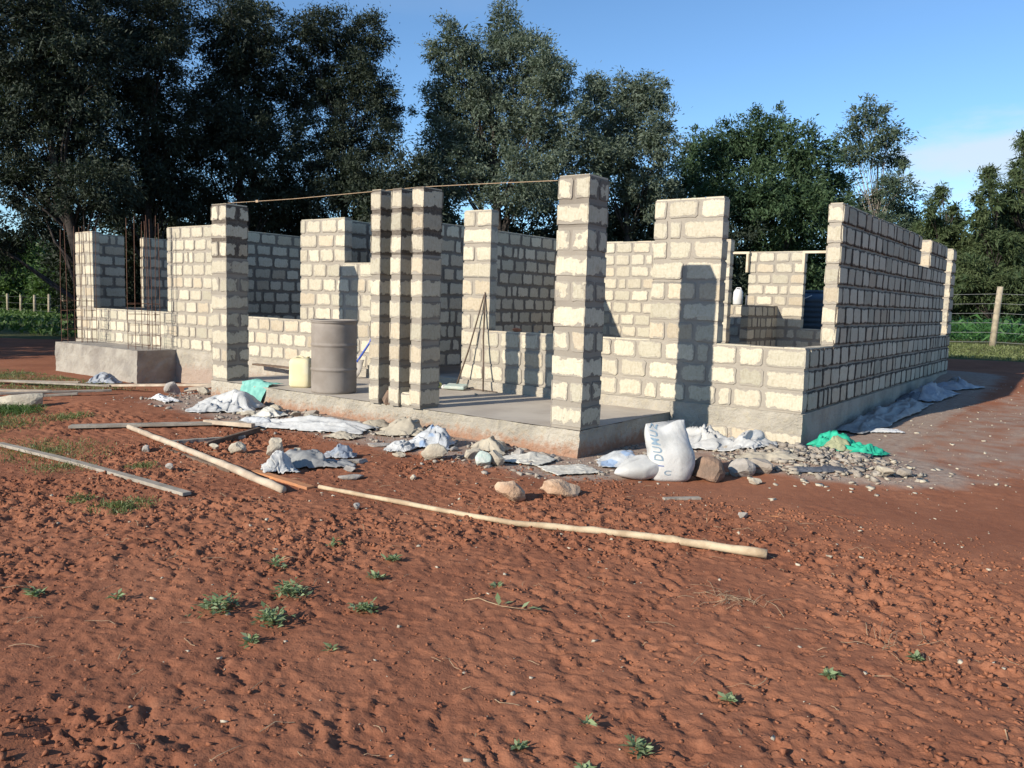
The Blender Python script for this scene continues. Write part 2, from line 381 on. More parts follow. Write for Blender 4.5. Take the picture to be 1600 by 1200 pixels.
# ------------------------------------------------------------ ground sheet
def axis(segs):
    out = []
    for a, b_, st in segs:
        n = max(1, int(round((b_ - a) / st))); out += list(np.linspace(a, b_, n, endpoint=False))
    out.append(segs[-1][1]); return np.array(out)
GX = axis([(-900, -120, 60), (-120, -30, 6), (-30, -14, .5), (-14, -9, .09), (-9, -5, .03), (-5, 3.2, .014), (3.2, 6, .06), (6, 20, .5), (20, 120, 6), (120, 900, 60)])
GY = axis([(-900, -60, 60), (-60, -12, 4), (-12, -7.6, .1), (-7.6, -3.6, .013), (-3.6, 0.4, .028), (.4, 9, .08), (9, 20, .25), (20, 100, 4), (100, 900, 50)])
XX, YY = np.meshgrid(GX, GY)
ZZ = ground_z(XX, YY)
ins = (XX > -15.9) & (XX < -.15) & (YY > .15) & (YY < 8.95)
ZZ = np.where(ins, np.minimum(ZZ, -.45), ZZ)
nx, ny = len(GX), len(GY)
idx = np.arange(nx * ny).reshape(ny, nx)
F = np.stack([idx[:-1, :-1], idx[:-1, 1:], idx[1:, 1:], idx[1:, :-1]], -1).reshape(-1, 4)
x_, y_ = XX.ravel(), YY.ravel()
edge_y = 13.2 + .06 * x_ + np.where(x_ < -17, -2 - (-17 - x_) * .55, 0)
grassm = smooth01((y_ - edge_y) / .8 + .5)
grassm = np.where((x_ < -8.0) & (y_ < -4.1) & (y_ > -6.2), .62 * smooth01((-8.0 - x_) / 1.0), grassm)
grassm = np.where((x_ < -10.5) & (y_ < -1.3) & (y_ > -4.6), np.maximum(grassm, .50 * smooth01((-10.5 - x_) / 1.2)), grassm)
g = mesh('ground', np.stack([x_, y_, ZZ.ravel()], -1), F, M_SOIL, None, True,
         {'dust': ('FLOAT', dust_mask(x_, y_)), 'grass': ('FLOAT', grassm)}, uniform=True)
tag(g, kind='structure')

# ------------------------------------------------------------ masonry walls
RC = .235
class Mas:
    def __init__(s, seed): s.v = []; s.f = []; s.edge = []; s.tint = []; s.sm = []; s.wet = []; s.r = random.Random(seed)
    def put(s, vs, fs, edge, tint, sm, wet):
        n = len(s.v); s.v += [tuple(v) for v in vs]; s.f += [tuple(i + n for i in f) for f in fs]
        s.edge += edge; s.tint += [tint] * len(vs); s.sm += [sm] * len(vs); s.wet += [wet] * len(vs)
    def newtint(s):
        r_ = s.r; k = r_.uniform(.84, 1.10)
        c = Vector((.54, .49, .39))
        if r_.random() < .18: c = Vector((.50, .43, .33))
        if r_.random() < .15: c = Vector((.46, .425, .34))
        c = c * k
        return (min(c.x, .8), min(c.y, .75), min(c.z, .65), 1)
    def core(s, x0, x1, y0, y1, z0, z1, wet=0, sm=.3):
        e = .004
        x0 += e; x1 -= e; y0 += e; y1 -= e
        vs = [(x, y, z) for x in (x0, x1) for y in (y0, y1) for z in (z0, z1)]
        s.put(vs, [(0, 1, 3, 2), (4, 6, 7, 5), (0, 4, 5, 1), (2, 3, 7, 6), (0, 2, 6, 4), (1, 5, 7, 3)], [1.0] * 8, (.5, .45, .36, 1), sm, wet)
    def blk(s, O, U, Nn, u0, u1, z0, z1, prot, sm, wet, cl=False, cr=False, tint=None):
        """one stone face on the plane through O; cl/cr: this side is a free wall end"""
        r_ = s.r; tint = tint or s.newtint()
        e = .005
        a0 = u0 - (e if cl else 0); a1 = u1 + (e if cr else 0)
        j = lambda a=.007: r_.uniform(-a, a)
        w = a1 - a0; h = z1 - z0
        # outline, 12 points
        base = [(0, .12), (0, .5), (0, .88), (.08, 1), (.35, 1), (.68, 1), (.92, 1), (1, .88), (1, .5), (1, .12), (.92, 0), (.68, 0), (.35, 0), (.08, 0)]
        out = []
        for (p, q) in base:
            px = a0 + p * w; pz = z0 + q * h
            if p == 0 and not cl: px += j()
            elif p == 1 and not cr: px += j()
            else:
                px += 0
            if q in (0, 1): pz += j(.006)
            if cl and p == .08: px = a0 + .001
            if cr and p == .92: px = a1 - .001
            out.append((px, pz))
        n = len(out); cx = (a0 + a1) / 2; cz = (z0 + z1) / 2
        U = Vector(U); Nn = Vector(Nn); O = Vector(O); Z = Vector((0, 0, 1))
        P = lambda px, pz, d: O + U * px + Nn * d + Z * pz
        vs = []; ed = []
        pr = prot + r_.uniform(-.002, .003)
        insx = min(.055, w * .3); insz = min(.05, h * .28)
        tilt = r_.uniform(-.004, .004); tiltz = r_.uniform(-.004, .004)
        dd = lambda px, pz: pr + tilt * (px - cx) / (w / 2) + tiltz * (pz - cz) / (h / 2)
        for (px, pz) in out: vs.append(P(px, pz, -.006)); ed.append(1.0)
        for (px, pz), (p, q) in zip(out, base):
            qx = px; qz = pz
            if not (cl and px < a0 + .01) and not (cr and px > a1 - .01):
                qx = px + (cx - px) * .03
            qz = pz + (cz - pz) * .04
            vs.append(P(qx, qz, dd(qx, qz) * .85))
            free = (cl and px < a0 + .02) or (cr and px > a1 - .02)
            ed.append(.35 if free and q not in (0, 1) else .82)
        for (px, pz) in out:
            qx = min(max(px, a0 + insx), a1 - insx); qz = min(max(pz, z0 + insz), z1 - insz)
            if cl and px < a0 + .02: qx = a0 + .02
            if cr and px > a1 - .02: qx = a1 - .02
            vs.append(P(qx + j(.004), qz + j(.004), dd(qx, qz) + r_.uniform(-.0015, .0025))); ed.append(r_.uniform(.0, .2))
        fs = []
        for L in (0, 1):
            for i in range(n):
                i2 = (i + 1) % n
                fs.append((L * n + i, L * n + i2, (L + 1) * n + i2, (L + 1) * n + i))
        fs.append(tuple(2 * n + i for i in range(n)))
        if U.cross(Z).dot(Nn) > 0: fs = [f[::-1] for f in fs]
        s.put(vs, fs, ed, tint, sm, wet)
    def face(s, O, U, Nn, L, z0, z1, prot=.008, sm=.15, wet=.1, ll=(.30, .42), off=0, capl=True, capr=True, joint=.026, mort_dark_f=None):
        """lay one course of stones along a face of length L"""
        r_ = s.r
        if L < .45:
            s.blk(O, U, Nn, 0 if capl else .01, L if capr else L - .01, z0 + .014, z1 - .014, prot, sm, wet, capl, capr); return
        u = 0; first = True
        while u < L - 1e-6:
            l = r_.uniform(*ll)
            if r_.random() < .12: l *= .5
            if first and off: l = l * off; l = max(l, .12)
            if L - (u + l) < .16: l = L - u
            a = u + (0 if (first and capl) else joint / 2); b_ = u + l; last = b_ >= L - 1e-6
            bb = b_ - (0 if (last and capr) else joint / 2)
            s.blk(O, U, Nn, a, bb, z0 + .014 + r_.uniform(-.004, .004), z1 - .013 + r_.uniform(-.004, .004), prot, sm, wet, first and capl, last and capr)
            u = b_; first = False
    def top(s, x0, x1, y0, y1, z, wet=0):
        """bedding faces of the top course"""
        along = (x1 - x0) >= (y1 - y0); L = (x1 - x0) if along else (y1 - y0); u = 0
        while u < L - 1e-6:
            l = s.r.uniform(.3, .42)
            if L - (u + l) < .16: l = L - u
            h = z + s.r.uniform(-.002, .007); g_ = .006
            a, b_ = u + g_, u + l - g_
            if along: X0, X1, Y0, Y1 = x0 + a, x0 + b_, y0 + .003, y1 - .003
            else: X0, X1, Y0, Y1 = x0 + .003, x1 - .003, y0 + a, y0 + b_
            vs = [(x, y, zz) for x in (X0, X1) for y in (Y0, Y1) for zz in (z - .012, h)]
            s.put(vs, [(4, 6, 7, 5), (0, 1, 3, 2), (0, 4, 5, 1), (2, 3, 7, 6), (1, 5, 7, 3)], [.25] * 8, s.newtint(), .1, wet)
            u += l
    def build(s, name, parent):
        return mesh(name, s.v, s.f, M_MAS, parent, False, {'edge': ('FLOAT', s.edge), 'tint': ('FLOAT_COLOR', s.tint), 'smear': ('FLOAT', s.sm), 'wet': ('FLOAT', s.wet)})

def wall(name, parent, axis_, c0, c1, rows, seed, sides=(1, 1), prot=.008, sm=.15, wet=.1, zb=0.0, capends=True, protside=None, mort_dark_side=None, smside=None):
    """axis_ 'x': runs along x with thickness y c0..c1. rows: list of interval lists, one per course from zb up"""
    M_ = Mas(seed); nr = len(rows)
    protside = protside or (prot, prot); mort_dark_side = mort_dark_side or (wet, wet); smside = smside or (sm, sm)
    for k, ivs in enumerate(rows):
        z0 = zb + k * RC; z1 = z0 + RC
        for (a, b_) in ivs:
            if axis_ == 'x': M_.core(a, b_, c0, c1, z0, z1, wet)
            else: M_.core(c0, c1, a, b_, z0, z1, wet)
            off = .5 if k % 2 else 0
            if axis_ == 'x':
                if sides[0]: M_.face((a, c0, 0), (1, 0, 0), (0, -1, 0), b_ - a, z0, z1, protside[0], smside[0], mort_dark_side[0], off=off)
                if sides[1]: M_.face((a, c1, 0), (1, 0, 0), (0, 1, 0), b_ - a, z0, z1, protside[1], smside[1], mort_dark_side[1], off=off)
                if capends:
                    M_.face((a, c0, 0), (0, 1, 0), (-1, 0, 0), c1 - c0, z0, z1, prot, sm, wet)
                    M_.face((b_, c0, 0), (0, 1, 0), (1, 0, 0), c1 - c0, z0, z1, prot, sm, wet)
            else:
                if sides[0]: M_.face((c0, a, 0), (0, 1, 0), (-1, 0, 0), b_ - a, z0, z1, protside[0], smside[0], mort_dark_side[0], off=off)
                if sides[1]: M_.face((c1, a, 0), (0, 1, 0), (1, 0, 0), b_ - a, z0, z1, protside[1], smside[1], mort_dark_side[1], off=off)
                if capends:
                    M_.face((c0, a, 0), (1, 0, 0), (0, -1, 0), c1 - c0, z0, z1, prot, sm, wet)
                    M_.face((c0, b_, 0), (1, 0, 0), (0, 1, 0), c1 - c0, z0, z1, prot, sm, wet)
            # exposed tops
            above = rows[k + 1] if k + 1 < nr else []
            seg = [(a, b_)]
            for (p, q) in above:
                ns = []
                for (u, v_) in seg:
                    if q <= u or p >= v_: ns.append((u, v_)); continue
                    if p > u: ns.append((u, p))
                    if q < v_: ns.append((q, v_))
                seg = ns
            for (u, v_) in seg:
                if v_ - u > .05:
                    if axis_ == 'x': M_.top(u, v_, c0, c1, z1)
                    else: M_.top(c0, c1, u, v_, z1)
    return M_.build(name, parent)

def rough_box(name, mat, parent, x0, x1, y0, y1, z0, z1, res=.06, amp=.012, sides='-y+x-x+y+z', stain=(.30, .15, .09, 1), f=7.0, holes=0):
    V = []; Fc = []; d = {}
    def vid(q):
        key = (round(q[0], 4), round(q[1], 4), round(q[2], 4))
        if key not in d:
            v_ = Vector(q); n_ = mnoise.noise_vector(v_ * f) * amp + mnoise.noise_vector(v_ * f * 3.1) * amp * .45
            if abs(q[2] - z1) < 1e-5: n_.z *= .25
            if abs(q[2] - z0) < 1e-5: n_.z = 0
            d[key] = len(V); V.append(v_ + n_)
        return d[key]
    def grid(a, b_, mk):
        A = np.linspace(a[0], a[1], max(2, int((a[1] - a[0]) / res) + 1)); B = np.linspace(b_[0], b_[1], max(2, int((b_[1] - b_[0]) / res) + 1))
        for i in range(len(A) - 1):
            for j_ in range(len(B) - 1):
                Fc.append([vid(mk(A[p], B[q])) for p, q in ((i, j_), (i + 1, j_), (i + 1, j_ + 1), (i, j_ + 1))])
    if '-y' in sides: grid((x0, x1), (z0, z1), lambda a, b_: (a, y0, b_))
    if '+y' in sides: grid((x1 - x1 + x0, x1), (z0, z1), lambda a, b_: (a, y1, b_))
    if '+x' in sides: grid((y0, y1), (z0, z1), lambda a, b_: (x1, a, b_))
    if '-x' in sides: grid((y0, y1), (z0, z1), lambda a, b_: (x0, a, b_))
    if '+z' in sides: grid((x0, x1), (y0, y1), lambda a, b_: (a, b_, z1))
    return mesh(name, V, Fc, mat, parent, False, {'stain': ('FLOAT_COLOR', [stain] * len(V))})

H = empty('unfinished_house', (-8, 4.5, 0), 'unfinished single-storey house of cream stone blocks with open window gaps and no roof', 'building')
FX = -16.05
full = lambda *iv: [list(iv)]
# front wall, y 0..0.235
rows = []
for k in range(10):
    if k < 3: rows.append([(FX, -6.07), (-4.78, 0.0)])
    elif k < 7: rows.append([(FX, -15.29), (-12.34, -10.3), (-8.31, -6.07), (-4.78, -4.31), (-1.84, -1.0)])
    else: rows.append([(FX, -15.29), (-12.34, -10.3), (-8.31, -7.25), (-6.6, -6.07), (-4.78, -4.31), (-1.84, -1.0)])
wall('wall', H, 'x', 0, .145, rows, 3, sm=.34, wet=.12, prot=.006)
# right wall, x -.235..0
rows = []
for k in range(10):
    if k < 3: rows.append([(.15, 9.1)])
    elif k < 8: rows.append([(1.05, 8.06), (8.74, 9.1)])
    else: rows.append([(1.05, 5.65), (6.5, 8.06), (8.74, 9.1)])
wall('wall', H, 'y', -.145, 0, rows, 7, prot=.006, sm=.75, wet=.1, protside=(.008, .022), mort_dark_side=(.3, 1.0), smside=(.2, -.02))  # outer face gets the darkest mortar joints
# rear wall
rows = []
for k in range(10):
    if k < 3: rows.append([(FX, -.15)])
    elif k < 5: rows.append([(FX, -2.81), (-1.9, -.15)])
    else: rows.append([(FX, -5.3), (-4.0, -2.81), (-1.9, -.15)])
wall('wall', H, 'x', 8.865, 9.01, rows, 11, sm=.3, wet=.15)
# left wall
rows = [[(.15, 8.86)]] * 3 + [[(.15, 1.02), (1.5, 8.86)]] * 7
wall('wall', H, 'y', FX, FX + .145, rows, 13, sm=.2, wet=.5)
# inner walls
wall('wall', H, 'y', -11.545, -11.4, [[(.15, 8.86)]] * 10, 17, sm=.2, wet=.65)
wall('wall', H, 'y', -7.645, -7.5, [[(.15, 5.0)]] * 10, 19, sm=.2, wet=.6)
wall('wall', H, 'y', -6.445, -6.3, [[(.15, 5.55)]] * 10, 23, sm=.25, wet=.65)
wall('wall', H, 'x', 5.55, 5.695, [[(-6.445, -3.13)]] * 10, 29, sm=.25, wet=.1)
wall('wall', H, 'y', -3.475, -3.33, [[(7.15, 8.86)]] * 5, 37, sm=.1, wet=.5)

# foundations
M_C = MATS['concrete']
GREYST = (.33, .25, .20, 1)
rough_box('foundation', M_PLINTH, H, FX - .02, -7.77, -.035, .12, -.95, .0, .06, .014, '-y-x+z', GREYST)
rough_box('foundation', M_PLINTH, H, -7.765, -1.525, -.03, .1, -.3, -.002, .06, .010, '-y+z', GREYST)
rough_box('foundation', M_PLINTH, H, -1.52, .02, -.035, .12, -.7, .0, .05, .012, '-y+z', GREYST)
rough_box('foundation', M_PLINTH, H, -.12, .02, -.035, 9.12, -.6, .0, .06, .012, '+x+z', GREYST)
M_ = Mas(51)
M_.face((-1.48, -.035, 0), (1, 0, 0), (0, -1, 0), 1.5, -.43, -.20, .008, .95, .1)
M_.build('footing_course', H)
fl = rough_box('floor_slab', MATS['floor_screed'], H, FX + .1, -.11, .08, 9.0, -.3, -.13, .25, .004, '+z')
# porch slab
ps = rough_box('porch_slab', M_PLINTH, H, -7.76, -1.52, -2.05, -.03, -.75, -.135, .035, .019, '-y+x-x', (.30, .155, .095, 1), 6.0)
rough_box('porch_floor', MATS['floor_screed'], H, -7.76, -1.52, -2.05, .0, -.25, -.13, .12, .003, '+z')
# low block that will carry the second porch
rough_box('porch_plinth', M_C, H, -15.32, -12.03, -.82, -.04, -.95, -.012, .05, .022, '-y+x-x+z', GREYST, 5.0)

# pillars
def pillar(x0, x1, y0, y1, seed, two=False, dark=(3, .75), sm=.5):
    M_ = Mas(seed); z = -.13; n = 10; hh = (2.35 + .13) / n
    for k in range(n):
        z0 = z + k * hh; z1 = z0 + hh
        w_ = dark[1] if k >= n - dark[0] else .25  # top courses: fresh mortar, still wet and darker
        M_.core(x0, x1, y0, y1, z0 + .0, z1, min(1, w_ + .05), .4)
        tint = M_.newtint()
        for (O, U, Nn, L, ww) in (((x0, y0, 0), (1, 0, 0), (0, -1, 0), x1 - x0, w_ * .4), ((x0, y1, 0), (1, 0, 0), (0, 1, 0), x1 - x0, w_),
                              ((x0, y0, 0), (0, 1, 0), (-1, 0, 0), y1 - y0, w_), ((x1, y0, 0), (0, 1, 0), (1, 0, 0), y1 - y0, min(1, w_ + .3))):
            if two and k % 2 and L > .3 or (two and k == n - 1):
                a = M_.r.uniform(.45, .6) * L
                M_.blk(O, U, Nn, 0, a - .012, z0 + .025, z1 - .025, .004, sm, ww, True, False, tint)
                M_.blk(O, U, Nn, a + .012, L, z0 + .025, z1 - .025, .004, sm, ww, False, True)
            else:
                M_.blk(O, U, Nn, 0, L, z0 + .024, z1 - .024, .004, sm, ww, True, True, tint)
    M_.top(x0, x1, y0, y1, 2.35)
    return M_.build('pillar', H)
pillar(-1.87, -1.52, -2.03, -1.67, 61, True, (2, .5), .85)
pillar(-3.77, -3.61, -2.10, -1.79, 62, False, (3, .95), .5)
pillar(-4.10, -3.95, -2.10, -1.79, 63, False, (3, .85), .5)
pillar(-4.43, -4.28, -2.10, -1.79, 64, False, (3, .85), .5)
pillar(-7.76, -7.41, -2.02, -1.67, 65, True, (3, .9), .85)

# wooden frames standing in the rear openings
def frame(pts_list, zs):
    b_ = MB()
    for (c_, s_) in pts_list: b_.box(c_, s_)
    return b_.build('window_frame', MATS['frame_wood'], H)
frame([((-4.55, 8.80, 2.325), (1.13, .09, .05)), ((-4.025, 8.80, 2.10), (.05, .09, .40))], None)
frame([((-2.33, 8.80, 2.325), (1.0, .09, .05)), ((-2.80, 8.80, 2.10), (.05, .09, .40))], None)

# reinforcement columns standing in the second porch
def rebar(cx, cy, ztop, s, seed):
    r_ = random.Random(seed)
    st = MB(); q = []; z = .05
    while z < 1.05:
        for i, (u, v) in enumerate(((-1, -1), (1, -1), (1, 1), (-1, 1))): q.append((cx + u * s, cy + v * s, z + i * .006))
        z += .2; q.append((cx - s, cy - s, z - .176))
    st.tube(q, .004, 5)
    o_ = st.build('rebar_column', MATS['rust'], H)
    for (i, j_) in ((-1, -1), (1, -1), (1, 1), (-1, 1)):
        b_ = MB(); t_ = ztop + r_.uniform(-.12, .06); lx = r_.uniform(-.03, .03)
        b_.tube([(cx + i * s, cy + j_ * s, -.03), (cx + i * s + lx * .3, cy + j_ * s, 1.2), (cx + i * s + lx, cy + j_ * s + lx, t_)], .0065, 6)
        c_ = b_.build('rebar', MATS['rust'])
        c_.parent = o_
for a in ((-15.0, -.62, 2.42, .14, 1), (-14.78, -.35, 2.36, .10, 2), (-12.45, -.55, 2.55, .14, 3), (-12.2, -.38, 2.5, .08, 4)):
    rebar(*a)

# ------------------------------------------------------------ string line between the pillars
b_ = MB()
pts = [(-7.42, -1.98, 2.36), (-6, -1.99, 2.345), (-4.4, -2.02, 2.352), (-3.7, -2.03, 2.356), (-2.8, -2.04, 2.335), (-1.88, -2.04, 2.31)]
b_.tube(pts, .0035, 5); b_.box((-6.75, -1.985, 2.352), (.05, .02, .03))
tag(b_.build('string_line', MATS['string']), 'thin brown mason string stretched over the tops of the porch pillars', 'string')
# ------------------------------------------------------------ things on the porch
FZ = -.13
rr = random.Random(99)
# drum
t_ = empty('drum', (-5.5, -1.72, FZ), 'tall dusty grey plastic drum standing open on the porch floor beside the jerrycan', 'drum')
R0 = .29
prof = [(0, .03), (R0 * .93, .03), (R0 * .93, .0), (R0 * .97, .0), (R0, .03), (R0, .05), (R0 * 1.004, .15), (R0, .27), (R0, .285), (R0 + .006, .292), (R0 + .009, .305), (R0 + .006, .318), (R0, .325), (R0, .34), (R0 * .998, .45), (R0, .585), (R0, .60), (R0 + .006, .607), (R0 + .009, .62), (R0 + .006, .633), (R0, .64), (R0, .655), (R0 * 1.003, .75), (R0, .85), (R0, .86), (R0 - .006, .885), (R0 - .006, .9), (R0 + .006, .905), (R0 + .006, .93), (R0 - .01, .935), (R0 - .015, .06), (0, .06)]
b_ = MB(); b_.lathe(prof, (-5.5, -1.72, FZ), 48); b_.build('body', MATS['drum_plastic'], t_, True)
b_ = MB(); b_.lathe([(R0 - .012, .925), (R0 + .012, .925), (R0 + .014, .935), (R0 + .010, .945), (R0 - .012, .945), (R0 - .012, .925)], (-5.5, -1.72, FZ), 48)
b_.build('rim', MATS['drum_plastic'], t_, True)

# jerrycan
def jerry(x, y, z, rot, h=.40, w=.27, d=.22):
    e = empty('jerrycan', (x, y, z), 'dirty pale yellow plastic jerrycan on the porch floor left of the grey drum', 'jerrycan')
    V = []; Fc = []; seg = 28; zz = [0, .012, .03, .10, .2, .27, .31, .335, .35, .352]; sc = [.80, .93, .99, 1.0, .985, 1.0, .97, .86, .62, .3]
    for i, (a, s_) in enumerate(zip(zz, sc)):
        for k in range(seg):
            th = 2 * PI * k / seg; c, s = math.cos(th), math.sin(th)
            px = math.copysign(abs(c) ** .45, c) * w / 2 * s_; py = math.copysign(abs(s) ** .45, s) * d / 2 * s_
            if i in (3, 4, 5): px += .004 * math.sin(7 * th)
            V.append((px, py, a * h / .36))
    for i in range(len(zz) - 1):
        for k in range(seg): Fc.append((i * seg + k, i * seg + (k + 1) % seg, (i + 1) * seg + (k + 1) % seg, (i + 1) * seg + k))
    Fc.append(tuple(range(seg))[::-1]); Fc.append(tuple((len(zz) - 1) * seg + k for k in range(seg)))
    Rm = Matrix.Rotation(rot, 3, 'Z')
    V = [Rm @ Vector(q) + Vector((x, y, z)) for q in V]
    mesh('body', V, Fc, MATS['jerry_yellow'], e, True)
    b_ = MB(); T = lambda q: Rm @ Vector(q) + Vector((x, y, z))
    b_.tube([T(q) for q in ((-.085, 0, .345), (-.08, 0, .405), (-.03, 0, .42), (.02, 0, .405), (.03, 0, .37))], .014, 8)
    b_.build('handle', MATS['jerry_yellow'], e, True)
    b_ = MB(); b_.lathe([(.022, .33), (.022, .41), (.026, .41), (.026, .42), (.018, .42), (.018, .33)], T((.085, 0, 0)), 16)
    b_.build('spout', MATS['jerry_yellow'], e, True)
jerry(-6.22, -1.66, FZ, .5, .41, .31, .26)

# spade with a blue handle
e = empty('spade', (-6.62, -.22, FZ), 'spade with blue shaft and dusty blade leaning on the wall behind the drum', 'spade')
b_ = MB(); b_.tube([(-6.66, -.26, .12), (-6.55, -.10, .42), (-6.47, -.03, .68)], [.017, .016, .016], 8)
b_.build('shaft', MATS['blue_paint'], e, True)
b_ = MB(); b_.tube([(-6.47, -.03, .68), (-6.465, -.02, .71)], .018, 8); b_.tube([(-6.53, -.02, .72), (-6.40, -.02, .72)], .014, 8)
b_.build('handle', MATS['blue_paint'], e, True)
V = []; Fc = []
for i in range(7):
    v = i / 6; w = .10 * (1 - .15 * v) * (1 if i < 5 else (.75 if i == 5 else .35))
    for j in range(5):
        s = (j / 4 - .5) * 2
        V.append((-6.64 - .04 * v + s * w, -.24 - .05 * v + .02 * s * s, .16 - .285 * v))
for i in range(6):
    for j in range(4): Fc.append((i * 5 + j, i * 5 + j + 1, (i + 1) * 5 + j + 1, (i + 1) * 5 + j))
o = mesh('blade', V, Fc, MATS['stone_grey'], e, True); md = o.modifiers.new('t', 'SOLIDIFY'); md.thickness = .006

# float / hoe with leaning handle, and a separate crooked stick
e = empty('long_handled_float', (-4.78, -.22, FZ), 'flat grey tool head on a thin leaning handle against the house wall beside the doorway', 'tool')
b_ = MB(); b_.tube([(-4.70, -.20, -.08), (-4.56, -.12, .42), (-4.38, -.025, 1.20)], [.013, .011, .010], 7, .1, rr)
b_.build('handle', MATS['dark_stick'], e, True)
b_ = MB(); b_.box((-4.66, -.25, FZ + .045), (.30, .20, .05), Matrix.Rotation(.35, 3, 'Z') @ Matrix.Rotation(.12, 3, 'X')); o = b_.build('tool_head', MATS['stone_teal'], e)
md = o.modifiers.new('b', 'BEVEL'); md.width = .02; md.segments = 2
b_ = MB(); b_.tube([(-4.22, -.20, FZ + .01), (-4.28, -.13, .30), (-4.32, -.10, .60), (-4.36, -.04, .95), (-4.375, -.02, 1.23)], [.012, .013, .011, .012, .009], 7, .2, rr)
tag(b_.build('crooked_stick', MATS['dark_stick'], None, True), 'thin dark crooked stick standing upright against the wall beside the leaning tool handle', 'stick')
b_ = MB(); b_.tube([(-4.80, -.12, FZ + .03), (-4.4, -.13, FZ + .02), (-4.02, -.14, FZ + .015)], .007, 6)
tag(b_.build('thin_rod', MATS['dark_stick'], None, True), 'thin dark rod lying along the wall foot beside the flat grey tool head', 'rod')
# yellow tape roll lying on its side
b_ = MB(); b_.lathe([(.022, -.03), (.045, -.03), (.048, -.02), (.048, .02), (.045, .03), (.022, .03), (.022, -.03)], (0, 0, 0), 24)
o = b_.build('tape_roll', MATS['yellow_tape'], None, True); o.rotation_euler = (PI / 2, 0, .9); o.location = (-4.93, -.32, FZ + .05)
tag(o, 'small yellow roll lying on its side left of the flat grey tool head', 'roll')
def rock(name, loc, size, mat, label, cat, seed, group=None, sub=3, cuts=9, rotz=0, sink=.2):
    r_ = random.Random(seed); bm = bmesh.new(); bmesh.ops.create_icosphere(bm, subdivisions=sub, radius=1)
    pl = []
    for _ in range(cuts):
        n_ = Vector((r_.gauss(0, 1), r_.gauss(0, 1), r_.gauss(0, 1))).normalized(); pl.append((n_, r_.uniform(.45, .8)))
    off = Vector((r_.random() * 50, 0, 0))
    for v in bm.verts:
        for n_, d_ in pl:
            k = v.co.dot(n_) - d_
            if k > 0: v.co -= n_ * k
        v.co += v.co.normalized() * (mnoise.noise(v.co * 2.1 + off) * .10 + mnoise.noise(v.co * 6 + off) * .035)
    Rm = Matrix.Rotation(rotz, 3, 'Z')
    for v in bm.verts:
        v.co = Rm @ Vector((v.co.x * size[0], v.co.y * size[1], v.co.z * size[2]))
    lo = min(v.co.z for v in bm.verts)
    me = bpy.data.meshes.new(name); bm.to_mesh(me); bm.free(); me.materials.append(mat)
    o = bpy.data.objects.new(name, me); C.objects.link(o)
    hz = -lo - (size[2] * sink)
    o.location = (loc[0], loc[1], (gz(loc[0], loc[1]) if len(loc) < 3 else loc[2]) + hz)
    if label: tag(o, label, cat, group)
    return o
rock('limestone_chip', (-4.83, -.30, FZ), (.06, .05, .04), MATS['white_plastic'], 'small white lump on the porch floor between the yellow roll and grey tool head', 'lump', 5, sink=.1)
rock('clay_lump', (-3.90, .10, .705), (.065, .05, .03), MATS['clay'], 'rounded orange lump resting on the window sill above the pillar shadows', 'lump', 6, sink=.1, cuts=2)
rock('sill_stone', (-3.49, .06, .705), (.025, .02, .02), MATS['stone_pale'], 'tiny pale pebble on the window sill right of the orange lump', 'pebble', 7, sink=.1)
rock('floor_pebble', (-4.05, -.55, FZ), (.03, .025, .02), MATS['stone_pale'], 'tiny pale pebble on the porch floor in the striped pillar shadows', 'pebble', 8, sink=.1)
# stones wedged between the three slim pillars
rock('wedge_stone', (-4.19, -2.0, FZ), (.075, .11, .12), MATS['stone_brown'], 'rough brown stone wedged upright between the left and middle slim pillars', 'stone', 9, sink=.15)
M_ = Mas(77); M_.core(-3.94, -3.79, -2.06, -1.93, FZ, .03, 0, .2); ti = M_.newtint()
for (O, U, Nn) in (((-3.94, -2.06, 0), (1, 0, 0), (0, -1, 0)),): M_.blk(O, U, Nn, 0, .15, FZ + .01, .025, .006, .1, .1, True, True, ti)
M_.blk((-3.79, -2.06, 0), (0, 1, 0), (1, 0, 0), 0, .13, FZ + .01, .025, .006, .1, .1, True, True, ti); M_.top(-3.94, -3.79, -2.06, -1.93, .03)
tag(M_.build('small_block', None), 'small cream stone block on the slab edge between the middle and right slim pillars', 'block')

